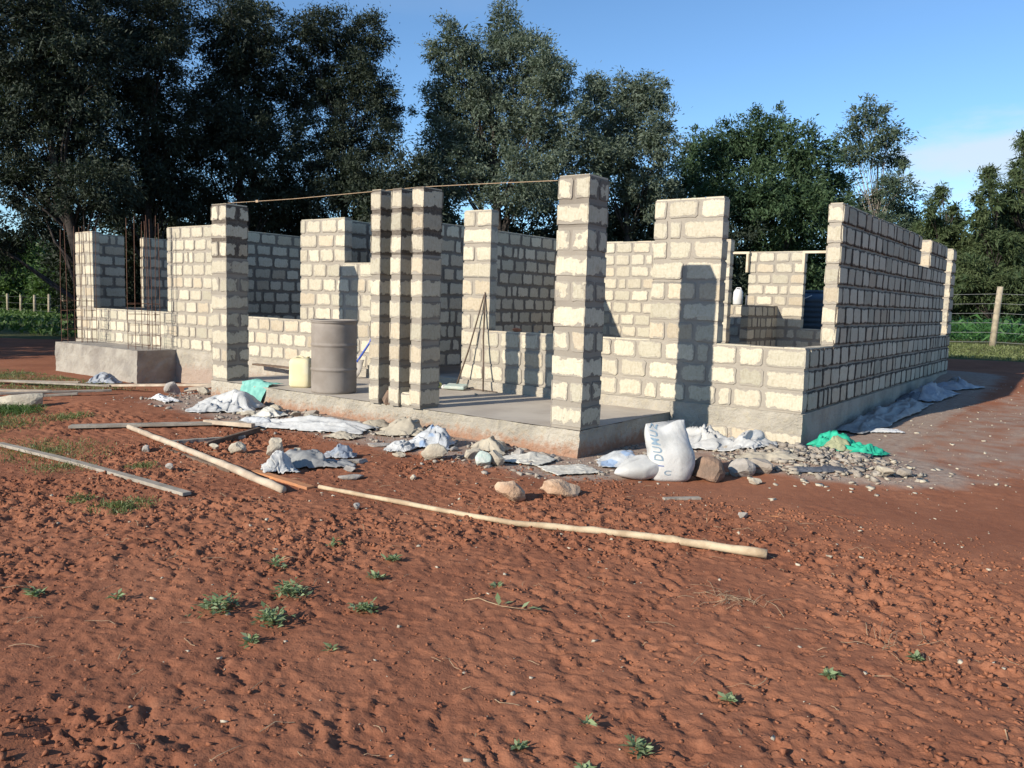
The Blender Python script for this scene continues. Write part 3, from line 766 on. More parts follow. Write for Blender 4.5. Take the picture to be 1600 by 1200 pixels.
# ------------------------------------------------------------ crumpled sacks and sheets
def sheet(name, c, rot, L, Wd, H_, seed, mat, label, cat, group=None, nu=54, nv=40, jag=.16, fold=1.0, z=None, hump=(0, 0), thick=.004, free=0, parent=None, slab=False):
    r_ = random.Random(seed); sx = seed * 7.31
    s = np.linspace(-1, 1, nu); t = np.linspace(-1, 1, nv); Sg, Tg = np.meshgrid(s, t)
    rad = np.maximum(abs(Sg), abs(Tg)); ang = np.arctan2(Tg, Sg)
    jx = 1 + jag * (fbm(np.cos(ang) * 2.2 + sx, np.sin(ang) * 2.2, seed, 3) - .5) * 2.4 * rad ** 2
    # warp the flat sheet so that edges curl and bunch
    X = Sg * L / 2 * jx + .06 * L * (fbm(Sg * 1.5 + sx, Tg * 1.5, seed + 3, 2) - .5) * 2
    Y = Tg * Wd / 2 * jx + .10 * Wd * (fbm(Sg * 1.5 + 9 + sx, Tg * 1.5, seed + 4, 2) - .5) * 2
    env = np.clip(1 - (abs(Sg) ** 3.0), 0, 1) * np.clip(1 - abs(Tg) ** 3.0, 0, 1)
    a = r_.uniform(0, PI)
    big = 1 / (1 + (((Sg - hump[0]) / .62) ** 2 + ((Tg - hump[1]) / .62) ** 2) ** 2)
    fx = Sg * math.cos(a) + Tg * math.sin(a)
    n1 = 1 - np.abs(2 * vnoise(fx * 2.1 + sx + .6 * vnoise(Sg * 2, Tg * 2, seed), (Tg * math.cos(a) - Sg * math.sin(a)) * .9, seed + 5) - 1)
    n2 = 1 - np.abs(2 * vnoise(Sg * 3.6 + sx, Tg * 3.2 + 2 * vnoise(Sg * 1.5, Tg * 1.5, seed + 1), seed + 6) - 1)
    n3 = fbm(Sg * 11 + sx, Tg * 11, seed + 7, 2)
    Z = .72 * H_ * (big * .62 + fold * (smooth01((n1 - .35) / .65) * .42 + smooth01((n2 - .5) / .5) * .12) * (.35 + .65 * env)) * (.25 + .75 * env ** .6)
    Z = Z + free * H_ * (fbm(Sg * 1.3 + sx, Tg * 1.3, seed + 8, 2) - .35) * rad ** 2 * 1.2
    Z = np.maximum(Z, 0) + .012 + .010 * n3
    X = X + .22 * H_ * (n2 - .5); Y = Y + .22 * H_ * (n1 - .5)
    cr, sr = math.cos(rot), math.sin(rot)
    WX = c[0] + X * cr - Y * sr; WY = c[1] + X * sr + Y * cr
    if z is None:
        G = ground_z(WX, WY)
        if slab: G = np.maximum(G, np.where((WX > -7.76) & (WX < -1.52), -.12 - .35 * smooth01((-2.02 - WY) / .12), -9))
    else: G = np.full_like(WX, z)
    V = np.stack([WX, WY, G + Z], -1).reshape(-1, 3)
    idx = np.arange(nu * nv).reshape(nv, nu)
    Fq = np.stack([idx[:-1, :-1], idx[:-1, 1:], idx[1:, 1:], idx[1:, :-1]], -1).reshape(-1, 4)
    o = mesh(name, V, Fq, mat, parent, True, uniform=True)
    md = o.modifiers.new('t', 'SOLIDIFY'); md.thickness = thick; md.offset = 1
    if label: tag(o, label, cat, group)
    return o
MT = MATS
# standing full sack with lettering
SX, SY = -.42, -2.30; SZ = gz(SX, SY) - .01
yaw = math.radians(35)           # the printed side looks towards the open yard
def sacksurf(u, v):
    """u -1..1 around (0 = printed side), v 0..1 height"""
    w = .20 * (.84 + .20 * math.sin(min(1, v / .42) * PI / 2)) * (1.0 if v < .42 else 1 - .20 * ((v - .42) / .58) ** 1.4)
    d = .155 * (1 - .35 * (1 - v) ** 5) * (1.0 if v < .5 else max(.10, 1 - .86 * ((v - .5) / .5) ** 1.9))
    if v < .06: k = (v / .06) ** .45; w *= .72 + .28 * k; d *= .62 + .38 * k
    a = u * PI
    ca, sa = math.sin(a), -math.cos(a)
    x = math.copysign(abs(ca) ** .75, ca) * w; y = math.copysign(abs(sa) ** .8, sa) * d
    hgt = .485 * v + .07 * max(0, x / .19 + .1) ** 1.5 * v ** 5 + .02 * v ** 4 * math.sin(x * 22)
    P = Vector((x, y, hgt))
    n_ = mnoise.noise(Vector((x * 5, y * 5, hgt * 6)) + Vector((3, 1, 0))) * .014 + (1 - abs(mnoise.noise(Vector((x * 9, y * 4, hgt * 5 + x * 8))))) ** 4 * .012 * (v ** 1.3)
    rad = Vector((x, y, 0)); rad = rad.normalized() if rad.length > 1e-6 else Vector((0, -1, 0))
    P += rad * n_
    P.x += -.025 * v ** 1.3 + .02 * math.sin(v * 5); P.y += .05 * v
    return Matrix.Rotation(yaw, 3, 'Z') @ P + Vector((SX, SY, SZ))
e = empty('standing_sack', (SX, SY, SZ), 'full white woven sack standing upright with faded blue DUMUZ lettering near the porch corner', 'sack')
V = []; Fc = []; nu_, nv_ = 64, 46
for j in range(nv_):
    for i in range(nu_): V.append(sacksurf(-1 + 2 * i / nu_, j / (nv_ - 1)))
for j in range(nv_ - 1):
    for i in range(nu_): Fc.append((j * nu_ + i, j * nu_ + (i + 1) % nu_, (j + 1) * nu_ + (i + 1) % nu_, (j + 1) * nu_ + i))
Fc.append(tuple(range(nu_))[::-1]); Fc.append(tuple((nv_ - 1) * nu_ + k for k in range(nu_)))
mesh('body', V, Fc, MT['sack_white'], e, True)
def letters(txt, u0, v0, size, mat, squash=1.0, name='lettering', rot=True):
    cu = bpy.data.curves.new(name, 'FONT'); cu.body = txt; cu.size = 1; cu.space_character = 1.12; cu.resolution_u = 3; cu.offset = .012
    tmp = bpy.data.objects.new('tmp', cu); C.objects.link(tmp)
    bpy.context.view_layer.update()
    me = bpy.data.meshes.new_from_object(tmp.evaluated_get(bpy.context.evaluated_depsgraph_get()))
    bpy.data.objects.remove(tmp); bpy.data.curves.remove(cu)
    bm = bmesh.new(); bm.from_mesh(me)
    bmesh.ops.triangulate(bm, faces=bm.faces[:])
    bmesh.ops.subdivide_edges(bm, edges=[q for q in bm.edges if q.calc_length() > .15], cuts=2)
    for v in bm.verts:
        x, y = v.co.x * size, v.co.y * size * squash
        if rot: du, dv = -y, x
        else: du, dv = x, y
        u = u0 + du / .55; vv = v0 + dv / .56
        p = sacksurf(u, vv); pa = sacksurf(u + .01, vv); pb = sacksurf(u, vv + .01)
        n_ = (pa - p).cross(pb - p).normalized()
        v.co = p + n_ * .003
    me2 = bpy.data.meshes.new(name); bm.to_mesh(me2); bm.free(); me2.materials.append(mat)
    o = bpy.data.objects.new(name, me2); link(o, e); return o
letters('DUMUZ', -.10, .40, .098, MT['ink'], 1.2)
letters('I', -.10, .30, .085, MT['ink_blue'], 1.3)
letters('C', -.10, .155, .07, MT['ink'], 1.0, rot=False)
letters('G', .30, .15, .07, MT['ink'], 1.0, rot=False)
# slumped half-full sack and the folded one
def lump_sack(name, c, rot, L, Wd, H_, seed, mat, label, n=2.2, flat=.25, zoff=0.0):
    nu_, nv_ = 48, 30; V = []; Fc = []; z0 = gz(*c) + zoff
    Rm = Matrix.Rotation(rot, 3, 'Z')
    for j in range(nv_):
        ph = -PI / 2 + PI * j / (nv_ - 1)
        for i in range(nu_):
            th = 2 * PI * i / nu_; c_, s_ = math.cos(th), math.sin(th); cp, sp_ = math.cos(ph), math.sin(ph)
            x = math.copysign(abs(c_) ** (2 / n), c_) * cp ** (2 / n if cp > 0 else 1) * L / 2
            y = math.copysign(abs(s_) ** (2 / n), s_) * max(cp, 0) ** (2 / n) * Wd / 2
            z = (sp_ * .5 + .5) * H_ * (1 - .55 * max(0, -x / L * 2) ** 2)
            q = Vector((x, y, z)); f = mnoise.noise(q * 5 + Vector((seed, 0, 0))) * .03 + (1 - abs(mnoise.noise(q * 7 + Vector((0, seed, 0))))) ** 3 * .025
            q += Vector((x, y, z * .8)).normalized() * f * (H_ / .2)
            q.z = max(q.z, 0) 
            V.append(Rm @ q + Vector((c[0], c[1], z0)))
    for j in range(nv_ - 1):
        for i in range(nu_): Fc.append((j * nu_ + i, j * nu_ + (i + 1) % nu_, (j + 1) * nu_ + (i + 1) % nu_, (j + 1) * nu_ + i))
    o = mesh(name, V, Fc, mat, None, True); tag(o, label, 'sack'); return o
lump_sack('slumped_sack', (-.63, -2.46), math.radians(30), .40, .26, .19, 4, MT['sack_white'], 'small slumped white sack lying against the left foot of the lettered standing sack')
sheet('folded_sack', (-1.0, -2.02), math.radians(28), .52, .36, .20, 12, MT['sack_blue'], 'empty sack with faded blue print arched over left of the standing sack', 'sack', hump=(-.2, .1), fold=.5)
sheet('crumpled_bag', (-.80, -.62), math.radians(20), .75, .62, .26, 21, MT['sack_white'], 'crumpled white plastic bag heaped against the wall foot behind the standing sack', 'bag', hump=(-.25, .3), fold=1.2)
sheet('crumpled_bag', (-.40, -.50), math.radians(-10), .42, .50, .20, 22, MT['sack_white'], 'white plastic bag with a raised peak at the wall foot right of the crumpled heap', 'bag', hump=(.1, .2), fold=1.3)
rock('dirt_block', (-.16, -2.08), (.155, .14, .135), MT['stone_brown'], 'squarish brown stone block on the ground right of the standing sack', 'stone', 33, rotz=.3, cuts=6)
rock('dirt_block', (.02, -1.72), (.12, .11, .10), MT['stone_grey'], 'grey block behind the squarish brown stone at the edge of the rubble', 'stone', 34, rotz=.6, cuts=6)
sheet('flat_sack', (-1.24, -2.62), math.radians(-28), .40, .46, .035, 23, MT['sack_cream'], 'flat square cream sack lying on the ground before the porch corner', 'sack', jag=.06, fold=.6)
sheet('folded_paper_sack', (-1.80, -2.55), math.radians(15), .46, .42, .10, 24, MT['sack_cream'], 'cream paper sack with an upturned corner on the ground below the porch edge', 'sack', hump=(.2, .6), fold=.7, jag=.2)
sheet('crumpled_bag', (-2.93, -2.66), math.radians(25), .46, .40, .20, 25, MT['sack_blue'], 'shiny blue and white crumpled bag on the rubble below the right slim pillar', 'bag', hump=(.1, .1), fold=1.4)
sheet('crumpled_bag', (-3.02, -3.02), math.radians(25), .26, .24, .12, 26, MT['sack_white'], 'small pale bag lump just in front of the shiny blue and white bag', 'bag', hump=(0, .1), fold=1.0)
sheet('paper_sack', (-3.55, -2.38), math.radians(30), .60, .36, .26, 27, MT['paper_tan'], 'tan paper sack propped open on the ground under the slim pillars', 'sack', hump=(-.1, .2), fold=.7)
sheet('cardboard_piece', (-4.22, -2.36), math.radians(48), .50, .24, .16, 28, MT['paper_tan'], 'stiff tan cardboard piece slanting up against the porch edge left of the paper sack', 'cardboard', hump=(.5, .1), fold=.3, jag=.08)
sheet('plastic_sheet', (-4.72, -2.88), math.radians(24), 1.55, .42, .16, 29, MT['sack_white'], 'long crumpled white plastic sheet lying below the porch edge under the drum', 'sheet', hump=(.5, .1), nu=90, fold=1.0)
sheet('plastic_sheet', (-5.28, -3.05), math.radians(15), .55, .36, .10, 30, MT['sack_blue'], 'blue and white end of crumpled sheet beside the short pale timber', 'sheet', hump=(-.2, 0), fold=1.2)
sheet('grey_bag', (-3.08, -4.10), math.radians(48), .74, .34, .15, 31, MT['plastic_grey'], 'crumpled grey plastic bag on red soil above the orange wood piece', 'bag', hump=(-.2, 0), fold=1.2)
sheet('grey_bag', (-3.07, -4.46), math.radians(60), .26, .22, .21, 32, MT['sack_white'], 'bright white knotted bag end beside the crumpled grey bag', 'bag', hump=(0, 0), fold=.9)
sheet('grey_bag', (-3.22, -3.62), math.radians(40), .30, .26, .17, 35, MT['sack_greyblue'], 'pale blue bag hump behind the crumpled grey bag', 'bag', hump=(0, 0), fold=.7)
sheet('white_bag', (-6.55, -2.62), math.radians(35), .86, .50, .26, 36, MT['sack_white'], 'large crumpled white bag on the ground before the tall left porch pillar', 'bag', hump=(.3, .2), fold=1.3)
sheet('white_bag', (-7.75, -2.78), math.radians(-12), .62, .20, .10, 37, MT['white_plastic'], 'thin torn white plastic strip on the red soil mound', 'bag', hump=(-.6, 0), fold=1.0)
sheet('grey_bag', (-12.3, -1.32), math.radians(35), .55, .36, .20, 38, MT['sack_greyblue'], 'small crumpled silver grey bag at the foot of the low concrete block', 'bag', hump=(0, 0), fold=1.4)
sheet('teal_cloth', (-6.72, -2.02), math.radians(20), .62, .26, .10, 39, MT['cloth_teal'], 'faded teal cloth hanging over the porch floor edge beside the tall left pillar', 'cloth', hump=(-.4, -.1), fold=.9, z=None, jag=.25, slab=True)
sheet('green_cloth', (.36, -.02), math.radians(15), .50, .34, .20, 40, MT['cloth_green'], 'bright green plastic cloth crumpled at the right corner of the house', 'cloth', hump=(-.1, .2), fold=1.4, jag=.3)
sheet('green_cloth', (.62, .02), math.radians(-15), .42, .36, .13, 41, MT['cloth_green'], 'green tangled netting lying right of the bright green cloth heap', 'cloth', hump=(0, 0), fold=1.6, jag=.3)
sheet('khaki_cloth', (.40, -.10), math.radians(10), .34, .20, .20, 42, MT['cloth_khaki'], 'khaki patch of cloth between the two green cloth heaps', 'cloth', hump=(0, .2), fold=.8)
sheet('grey_sheeting', (.24, 1.85), math.radians(84), 1.2, .36, .17, 43, MT['plastic_grey'], 'crumpled grey plastic sheeting along the right wall nearest the green cloth', 'sheet', fold=1.0, nu=70, hump=(.4, .2))
sheet('grey_sheeting', (.26, 3.45), math.radians(88), 2.2, .44, .20, 44, MT['plastic_grey'], 'longest grey plastic sheeting strip lying beside the right wall', 'sheet', jag=.32, fold=1.5, nu=110, hump=(0, 0))
sheet('grey_sheeting', (.34, 5.5), math.radians(80), 1.1, .50, .26, 45, MT['sack_greyblue'], 'bluish grey bag heap in the shade near the far end of the right wall', 'bag', fold=1.3, nu=80, hump=(-.2, 0))
sheet('grey_sheeting', (.48, 6.9), math.radians(70), 1.1, .55, .20, 46, MT['sack_greyblue'], 'flattened bluish grey plastic beyond the far end of the right wall', 'bag', fold=1.3, nu=80)
sheet('black_bag', (.20, 5.0), math.radians(80), .8, .30, .15, 47, MT['plastic_dark'], 'small black plastic bag against the shaded right wall foot', 'bag', fold=1.2)
sheet('white_paper', (.48, 1.70), math.radians(40), .40, .22, .04, 48, MT['white_plastic'], 'small flat white board piece at the near end of the grey sheeting', 'board', fold=.4, jag=.1)
sheet('black_strap', (.62, -1.22), math.radians(30), .50, .10, .06, 49, MT['plastic_dark'], 'dark plastic strip lying on the front of the rubble pile', 'strip', fold=.8)
sheet('paper_sack', (.02, -1.05), math.radians(25), .62, .26, .08, 50, MT['paper_tan'], 'flat tan paper sack half buried on the left of the rubble pile', 'sack', fold=.7, jag=.12)

# ------------------------------------------------------------ stones
rock('boulder', (-1.0, -3.87), (.15, .12, .10), MT['stone_warm'], 'rounded orange brown rock, left one of the pair in front of the flat sack', 'rock', 101, rotz=.5, cuts=8)
rock('boulder', (-.77, -3.53), (.19, .10, .085), MT['stone_warm'], 'longer jagged orange brown rock, right one of the pair', 'rock', 102, rotz=.75, cuts=12)
rock('loose_stone', (.58, -3.16), (.05, .035, .035), MT['stone_grey'], 'small smooth grey stone alone on red soil below the rubble', 'stone', 103)
rock('loose_stone', (-8.8, -2.02), (.16, .13, .13), MT['stone_grey'], 'rounded grey stone in front of the plank by the low concrete block', 'stone', 104, cuts=4)
rock('loose_stone', (-7.95, -2.05), (.12, .08, .07), MT['stone_pale'], 'pale angular stone between the plank and the white bag', 'stone', 105)
rock('teal_block', (-1.93, -3.04), (.085, .07, .085), MT['stone_teal'], 'small bluish green block stone under the porch edge', 'stone', 106, cuts=6)
rock('loose_stone', (-1.90, -2.92), (.12, .07, .10), MT['stone_pale'], 'cream stone just behind the small bluish green block', 'stone', 107)
rock('loose_stone', (-2.46, -3.12), (.15, .08, .09), MT['stone_pale'], 'angular cream stone with a broken face below the shiny blue bag', 'stone', 108, rotz=.4, cuts=12)
rock('loose_stone', (-2.22, -2.82), (.11, .08, .06), MT['stone_pale'], 'cream stone behind the broken-faced cream stone', 'stone', 109, rotz=1)
rock('loose_stone', (-2.80, -3.25), (.08, .05, .035), MT['stone_pale'], 'thin cream flake lying below the small pale bag lump', 'stone', 110)
rock('red_stone', (-2.62, -3.12), (.05, .04, .045), MT['stone_red'], 'small red stone wedged left of the broken-faced cream stone', 'stone', 111)
rock('loose_stone', (-4.10, -4.15), (.11, .07, .08), MT['stone_pale'], 'grey-cream stone, leftmost of the cluster above the long timber', 'stone', 112)
rock('loose_stone', (-4.05, -3.72), (.09, .07, .08), MT['stone_pale'], 'cream stone at the back of the cluster above the long timber', 'stone', 113)
rock('loose_stone', (-3.76, -3.95), (.13, .07, .075), MT['stone_pale'], 'largest cream stone at the right of the cluster above the long timber', 'stone', 114, rotz=1.1)
rock('loose_stone', (-4.33, -4.25), (.07, .04, .03), MT['stone_pale'], 'thin cream flake left of the stone cluster', 'stone', 115)
rock('loose_stone', (-3.70, -4.25 + .5), (.05, .04, .04), MT['stone_pale'], 'smallest cream stone among the cluster above the long timber', 'stone', 116)
rock('loose_stone', (-2.42, -4.18), (.13, .06, .03), MT['stone_grey'], 'flat grey stone slab right of the crumpled grey bag', 'stone', 117, rotz=.9)
rock('loose_stone', (-2.65, -4.02), (.07, .05, .04), MT['stone_grey'], 'small grey stone touching the crumpled grey bag', 'stone', 118)
rock('loose_stone', (-2.9, -3.72), (.16, .06, .03), MT['stone_grey'], 'flat pale grey slab behind the crumpled grey bag', 'stone', 119, rotz=1.0)
rock('loose_stone', (-3.35, -3.0), (.17, .07, .03), MT['stone_grey'], 'flat grey stone slab below the paper sack', 'stone', 120, rotz=.8)
rock('loose_stone', (-2.05, -3.85), (.04, .03, .03), MT['stone_pale'], 'tiny cream stone on red soil above the long pole', 'stone', 121)
rock('loose_stone', (-3.78, -5.03), (.05, .035, .03), MT['stone_grey'], 'small flat pale stone below the dark timber', 'stone', 122)
rock('loose_stone', (-4.75, -4.7), (.055, .04, .05), MT['stone_grey'], 'small grey stone beside the long peeled timber', 'stone', 123)
rock('loose_stone', (-4.2, -2.62), (.14, .09, .04), MT['stone_pale'], 'flat tan stone behind the long white plastic sheet', 'stone', 124, rotz=.5)
rock('loose_stone', (-6.0, -2.66), (.13, .07, .05), MT['stone_pale'], 'pale wedge stone below the large crumpled white bag', 'stone', 125, rotz=.3)
rock('loose_stone', (-5.86, -2.40), (.12, .10, .07), MT['stone_pale'], 'cream stone against the right end of the large crumpled white bag', 'stone', 126)
rock('loose_stone', (-1.62, -4.87), (.035, .03, .025), MT['stone_grey'], 'small dark grey pebble below the left end of the long pole', 'stone', 127)
rock('loose_stone', (1.08, -1.05), (.13, .06, .06), MT['stone_pale'], 'bright cream split stone at the right front of the rubble pile', 'stone', 128, rotz=-.6)
rock('loose_stone', (.14, -1.55), (.12, .10, .09), MT['rubble_dust'], 'squarish dusty block at the left front of the rubble pile', 'stone', 129, rotz=.2, cuts=6)
rock('loose_stone', (.24, -1.98), (.07, .05, .045), MT['stone_pale'], 'small cream stone just in front of the squarish dusty block', 'stone', 130)
rock('loose_stone', (1.2, -.88), (.08, .07, .05), MT['rubble_dust'], 'dusty stone at the far right end of the rubble pile', 'stone', 131)
rock('white_block', (-8.95, -4.05), (.42, .16, .12), MT['stone_pale'], 'weathered cream building stone lying in grass at the left edge', 'block', 132, rotz=.75, cuts=4)
rock('loose_stone', (-15.0, -2.6), (.13, .10, .17), MT['stone_pale'], 'upright pale stone in front of the far end of the low concrete block', 'stone', 133)

# broken block pieces along the porch edge, a few source shapes copied about
src = [rock('broken_stone', (-5.5, -2.5), (.10, .07, .05), MT[m_], 'angular broken stone piece lying among the sacks below the porch edge', 'stone', 300 + i, group='broken stones below the porch edge', cuts=13, sink=.35)
       for i, m_ in enumerate(('stone_pale', 'rubble_dust', 'stone_grey', 'rubble_dust', 'stone_pale'))]
r_ = random.Random(8); spots = []
for _ in range(46): spots.append((r_.uniform(-7.4, -1.7), -2.12 - abs(r_.gauss(0, .38)), r_.uniform(.35, 1.25)))
for i, (x, y, s_) in enumerate(spots):
    o = src[i] if i < 5 else src[i % 5].copy()
    if i >= 5: C.objects.link(o)
    o.scale = (s_, s_, s_); o.rotation_euler = (r_.uniform(-.4, .4), r_.uniform(-.4, .4), r_.uniform(0, 6)); o.location = (x, y, gz(x, y) + .018 * s_)
sheet('torn_sack', (-5.75, -2.55), math.radians(-15), .55, .30, .12, 61, MT['sack_cream'], 'torn cream sack between the large white bag and the long plastic sheet', 'sack', fold=1.1, jag=.35)
sheet('torn_sack', (-2.35, -2.42), math.radians(20), .40, .34, .14, 62, MT['paper_tan'], 'torn tan sack right of the shiny blue and white bag', 'sack', fold=1.2, jag=.35)
sheet('torn_sack', (-3.95, -2.95), math.radians(10), .34, .20, .07, 63, MT['paper_tan'], 'small flat tan scrap of sack right of the long plastic sheet', 'sack', fold=.8, jag=.3)
# rubble pile: countless fragments
def chips(name, n, pts, size, mat, seed, kind='stuff', flat=.6, lift=0.0, label=None, cat=None, tris=None):
    r_ = np.random.RandomState(seed)
    bv = np.array([(i, j, k) for i in (-1, 1) for j in (-1, 1) for k in (-1, 1)], float) * .8
    bf = np.array([(0, 1, 3), (0, 3, 2), (4, 6, 7), (4, 7, 5), (0, 4, 5), (0, 5, 1), (2, 3, 7), (2, 7, 6), (0, 2, 6), (0, 6, 4), (1, 5, 7), (1, 7, 3)])
    m = len(pts)
    sz = size(r_, m)
    A = r_.uniform(0, 2 * PI, m); ca, sa = np.cos(A), np.sin(A)
    sc = np.stack([sz * r_.uniform(.7, 1.5, m), sz * r_.uniform(.5, 1.0, m), sz * flat * r_.uniform(.5, 1.2, m)], -1)
    P = bv[None] * (1 + r_.uniform(-.65, .3, (m, len(bv), 3)))
    P = P * sc[:, None, :]
    tl = r_.uniform(-.6, .6, m)
    y1 = P[..., 1] * np.cos(tl)[:, None] - P[..., 2] * np.sin(tl)[:, None]; z1 = P[..., 1] * np.sin(tl)[:, None] + P[..., 2] * np.cos(tl)[:, None]
    x1 = P[..., 0]
    X = x1 * ca[:, None] - y1 * sa[:, None] + pts[:, 0, None]; Y = x1 * sa[:, None] + y1 * ca[:, None] + pts[:, 1, None]
    Z = z1 + pts[:, 2, None] + sc[:, 2, None] * .3 + lift
    V = np.stack([X, Y, Z], -1).reshape(-1, 3)
    Fq = (bf[None] + (np.arange(m) * len(bv))[:, None, None]).reshape(-1, 3)
    o = mesh(name, V, Fq, mat, None, False, uniform=True)
    tag(o, label, cat, None, kind); return o
rs = np.random.RandomState(4)
def scatter(n, x0, x1, y0, y1, dens=None, seed=0):
    r_ = np.random.RandomState(seed); x = r_.uniform(x0, x1, n); y = r_.uniform(y0, y1, n)
    keep = np.ones(n, bool)
    d = dist_house(x, y); keep &= d > .05
    if dens is not None: keep &= r_.rand(n) < dens(x, y)
    x = x[keep]; y = y[keep]
    return np.stack([x, y, ground_z(x, y)], -1)
pile = lambda x, y: np.clip(1.1 - np.hypot((x - .38) / .95, (y + .72) / .75), 0, 1) ** .6 * (1 - smooth01((x - 0 + (y) * 1.0 - .4) / .4))
P = scatter(9000, -.9, 1.9, -2.2, .2, pile, 1)
hgt = .03 * np.exp(-(((P[:, 0] - .35) / .75) ** 2 + ((P[:, 1] + .75) / .6) ** 2))
P[:, 2] += hgt * rs.rand(len(P))
chips('rubble', 0, P, lambda r_, m: .006 + .050 * r_.rand(m) ** 6, MT['rubble_dust'], 2, label='pile of dusty grey broken stone and mortar at the right corner of the house', cat='rubble')
P = scatter(1500, -.9, 1.8, -2.4, .2, lambda x, y: np.clip(1.3 - np.hypot((x - .42) / 1.1, (y + .85) / 1.0), 0, 1), 3)
P[:, 2] += .02 * np.exp(-(((P[:, 0] - .35) / .75) ** 2 + ((P[:, 1] + .75) / .6) ** 2))
chips('stone_chips', 0, P[:220], lambda r_, m: .012 + .035 * r_.rand(m) ** 2, MT['stone_pale'], 5, flat=.35, label='cream stone splinters scattered over the rubble pile', cat='stone chips')
# mortar crumbs and chips below the porch edge and along the wall
P = scatter(11000, -9, .2, -3.8, .1, lambda x, y: np.clip(1 - (dist_house(x, y) - .1) / 1.4, 0, 1) ** 1.4, 6)
chips('rubble', 0, P, lambda r_, m: .006 + .036 * r_.rand(m) ** 4, MT['rubble_dust'], 7, label='grey mortar crumbs and chips strewn below the porch edge', cat='rubble')
P = scatter(900, -6, 4, -7.5, -2.5, None, 8)
chips('pebbles', 0, P, lambda r_, m: .003 + .014 * r_.rand(m) ** 4, MT['stone_pale'], 9, label='tiny cream stone chips scattered over the red soil', cat='pebbles')
P = scatter(700, .5, 4.5, -3, 8, None, 18)
chips('pebbles', 0, P, lambda r_, m: .006 + .022 * r_.rand(m) ** 4, MT['stone_pale'], 19, label='cream chips scattered over the trodden path beside the right wall', cat='pebbles')
# soil clods
cd_ = lambda x, y: smooth01((fbm(x * .9, y * .9, 5, 3) - .40) / .25) * (1 - .75 * smooth01((x - 1.2 - .35 * (y + 8)) / 1.5))
P = scatter(60000, -5.5, 4, -7.8, -2.7, cd_, 10)
P = P[:24000]
o = chips('soil_clods', 0, P, lambda r_, m: .003 + .015 * r_.rand(m) ** 2.8, M_SOIL, 11, flat=.8, lift=-.003, label='crumbly clods of red soil over the foreground', cat='soil')
o.data.attributes.new('dust', 'FLOAT', 'POINT'); o.data.attributes.new('grass', 'FLOAT', 'POINT')
P = scatter(26000, -5.5, 4, -7.8, -2.6, None, 16)
o = chips('soil_crumbs', 0, P, lambda r_, m: .002 + .009 * r_.rand(m) ** 3, M_SOIL, 17, flat=.8, lift=-.001, label='fine crumbs of red soil strewn evenly over the yard', cat='soil')
o.data.attributes.new('dust', 'FLOAT', 'POINT'); o.data.attributes.new('grass', 'FLOAT', 'POINT')
# straw and dry stalks
def strips(name, pts, ln, wd, mat, seed, label, cat, curl=.4):
    r_ = np.random.RandomState(seed); m = len(pts); K = 5
    A = r_.uniform(0, 2 * PI, m); L = ln(r_, m); cv = r_.uniform(-curl, curl, m) * 3
    V = np.zeros((m, K, 3, 3)); w = wd(r_, m)
    x = np.zeros(m) + pts[:, 0]; y = np.zeros(m) + pts[:, 1]; lift = r_.uniform(.2, 1, m)
    for k in range(K):
        a = A + cv * (k / (K - 1) - .5)
        if k: x = x + np.cos(a) * L / (K - 1); y = y + np.sin(a) * L / (K - 1)
        z = ground_z(x, y) + .006 + .03 * lift * L * np.sin(PI * k / (K - 1))* 3
        for q, (s_, h_) in enumerate(((-1, 0), (0, 1), (1, 0))):
            V[:, k, q, 0] = x - np.sin(a) * w * s_; V[:, k, q, 1] = y + np.cos(a) * w * s_; V[:, k, q, 2] = z + w * h_
    V = V.reshape(-1, 3); F_ = []
    b0 = np.arange(m) * K * 3
    for k in range(K - 1):
        for q in (0, 1):
            F_.append(np.stack([b0 + k * 3 + q, b0 + k * 3 + q + 1, b0 + (k + 1) * 3 + q + 1, b0 + (k + 1) * 3 + q], -1))
    o = mesh(name, V, np.concatenate(F_), mat, None, False, uniform=True); tag(o, label, cat, None, 'stuff'); return o
P = scatter(420, -5, 4, -7.6, -2.6, None, 12)
strips('straw_bits', P, lambda r_, m: .03 + .13 * r_.rand(m) ** 2, lambda r_, m: .0009 + .0014 * r_.rand(m), MT['straw'], 13, 'dry straw and stalk bits scattered over the red soil', 'straw')
P = np.stack([1.15 + .10 * rs.randn(34), -4.78 + .05 * rs.randn(34), np.zeros(34)], -1)
strips('dry_straw', P, lambda r_, m: .06 + .16 * r_.rand(m), lambda r_, m: .0009 + .0012 * r_.rand(m), MT['straw'], 14, 'loose bundle of dry pale straw on red soil below the pole end', 'straw')
P = np.stack([1.95 + .10 * rs.randn(16), -4.86 + .05 * rs.randn(16), np.zeros(16)], -1)
strips('dry_straw', P, lambda r_, m: .06 + .2 * r_.rand(m), lambda r_, m: .0009 + .0012 * r_.rand(m), MT['straw'], 15, 'thin spread of dry grey stalks on the right of the foreground', 'straw')

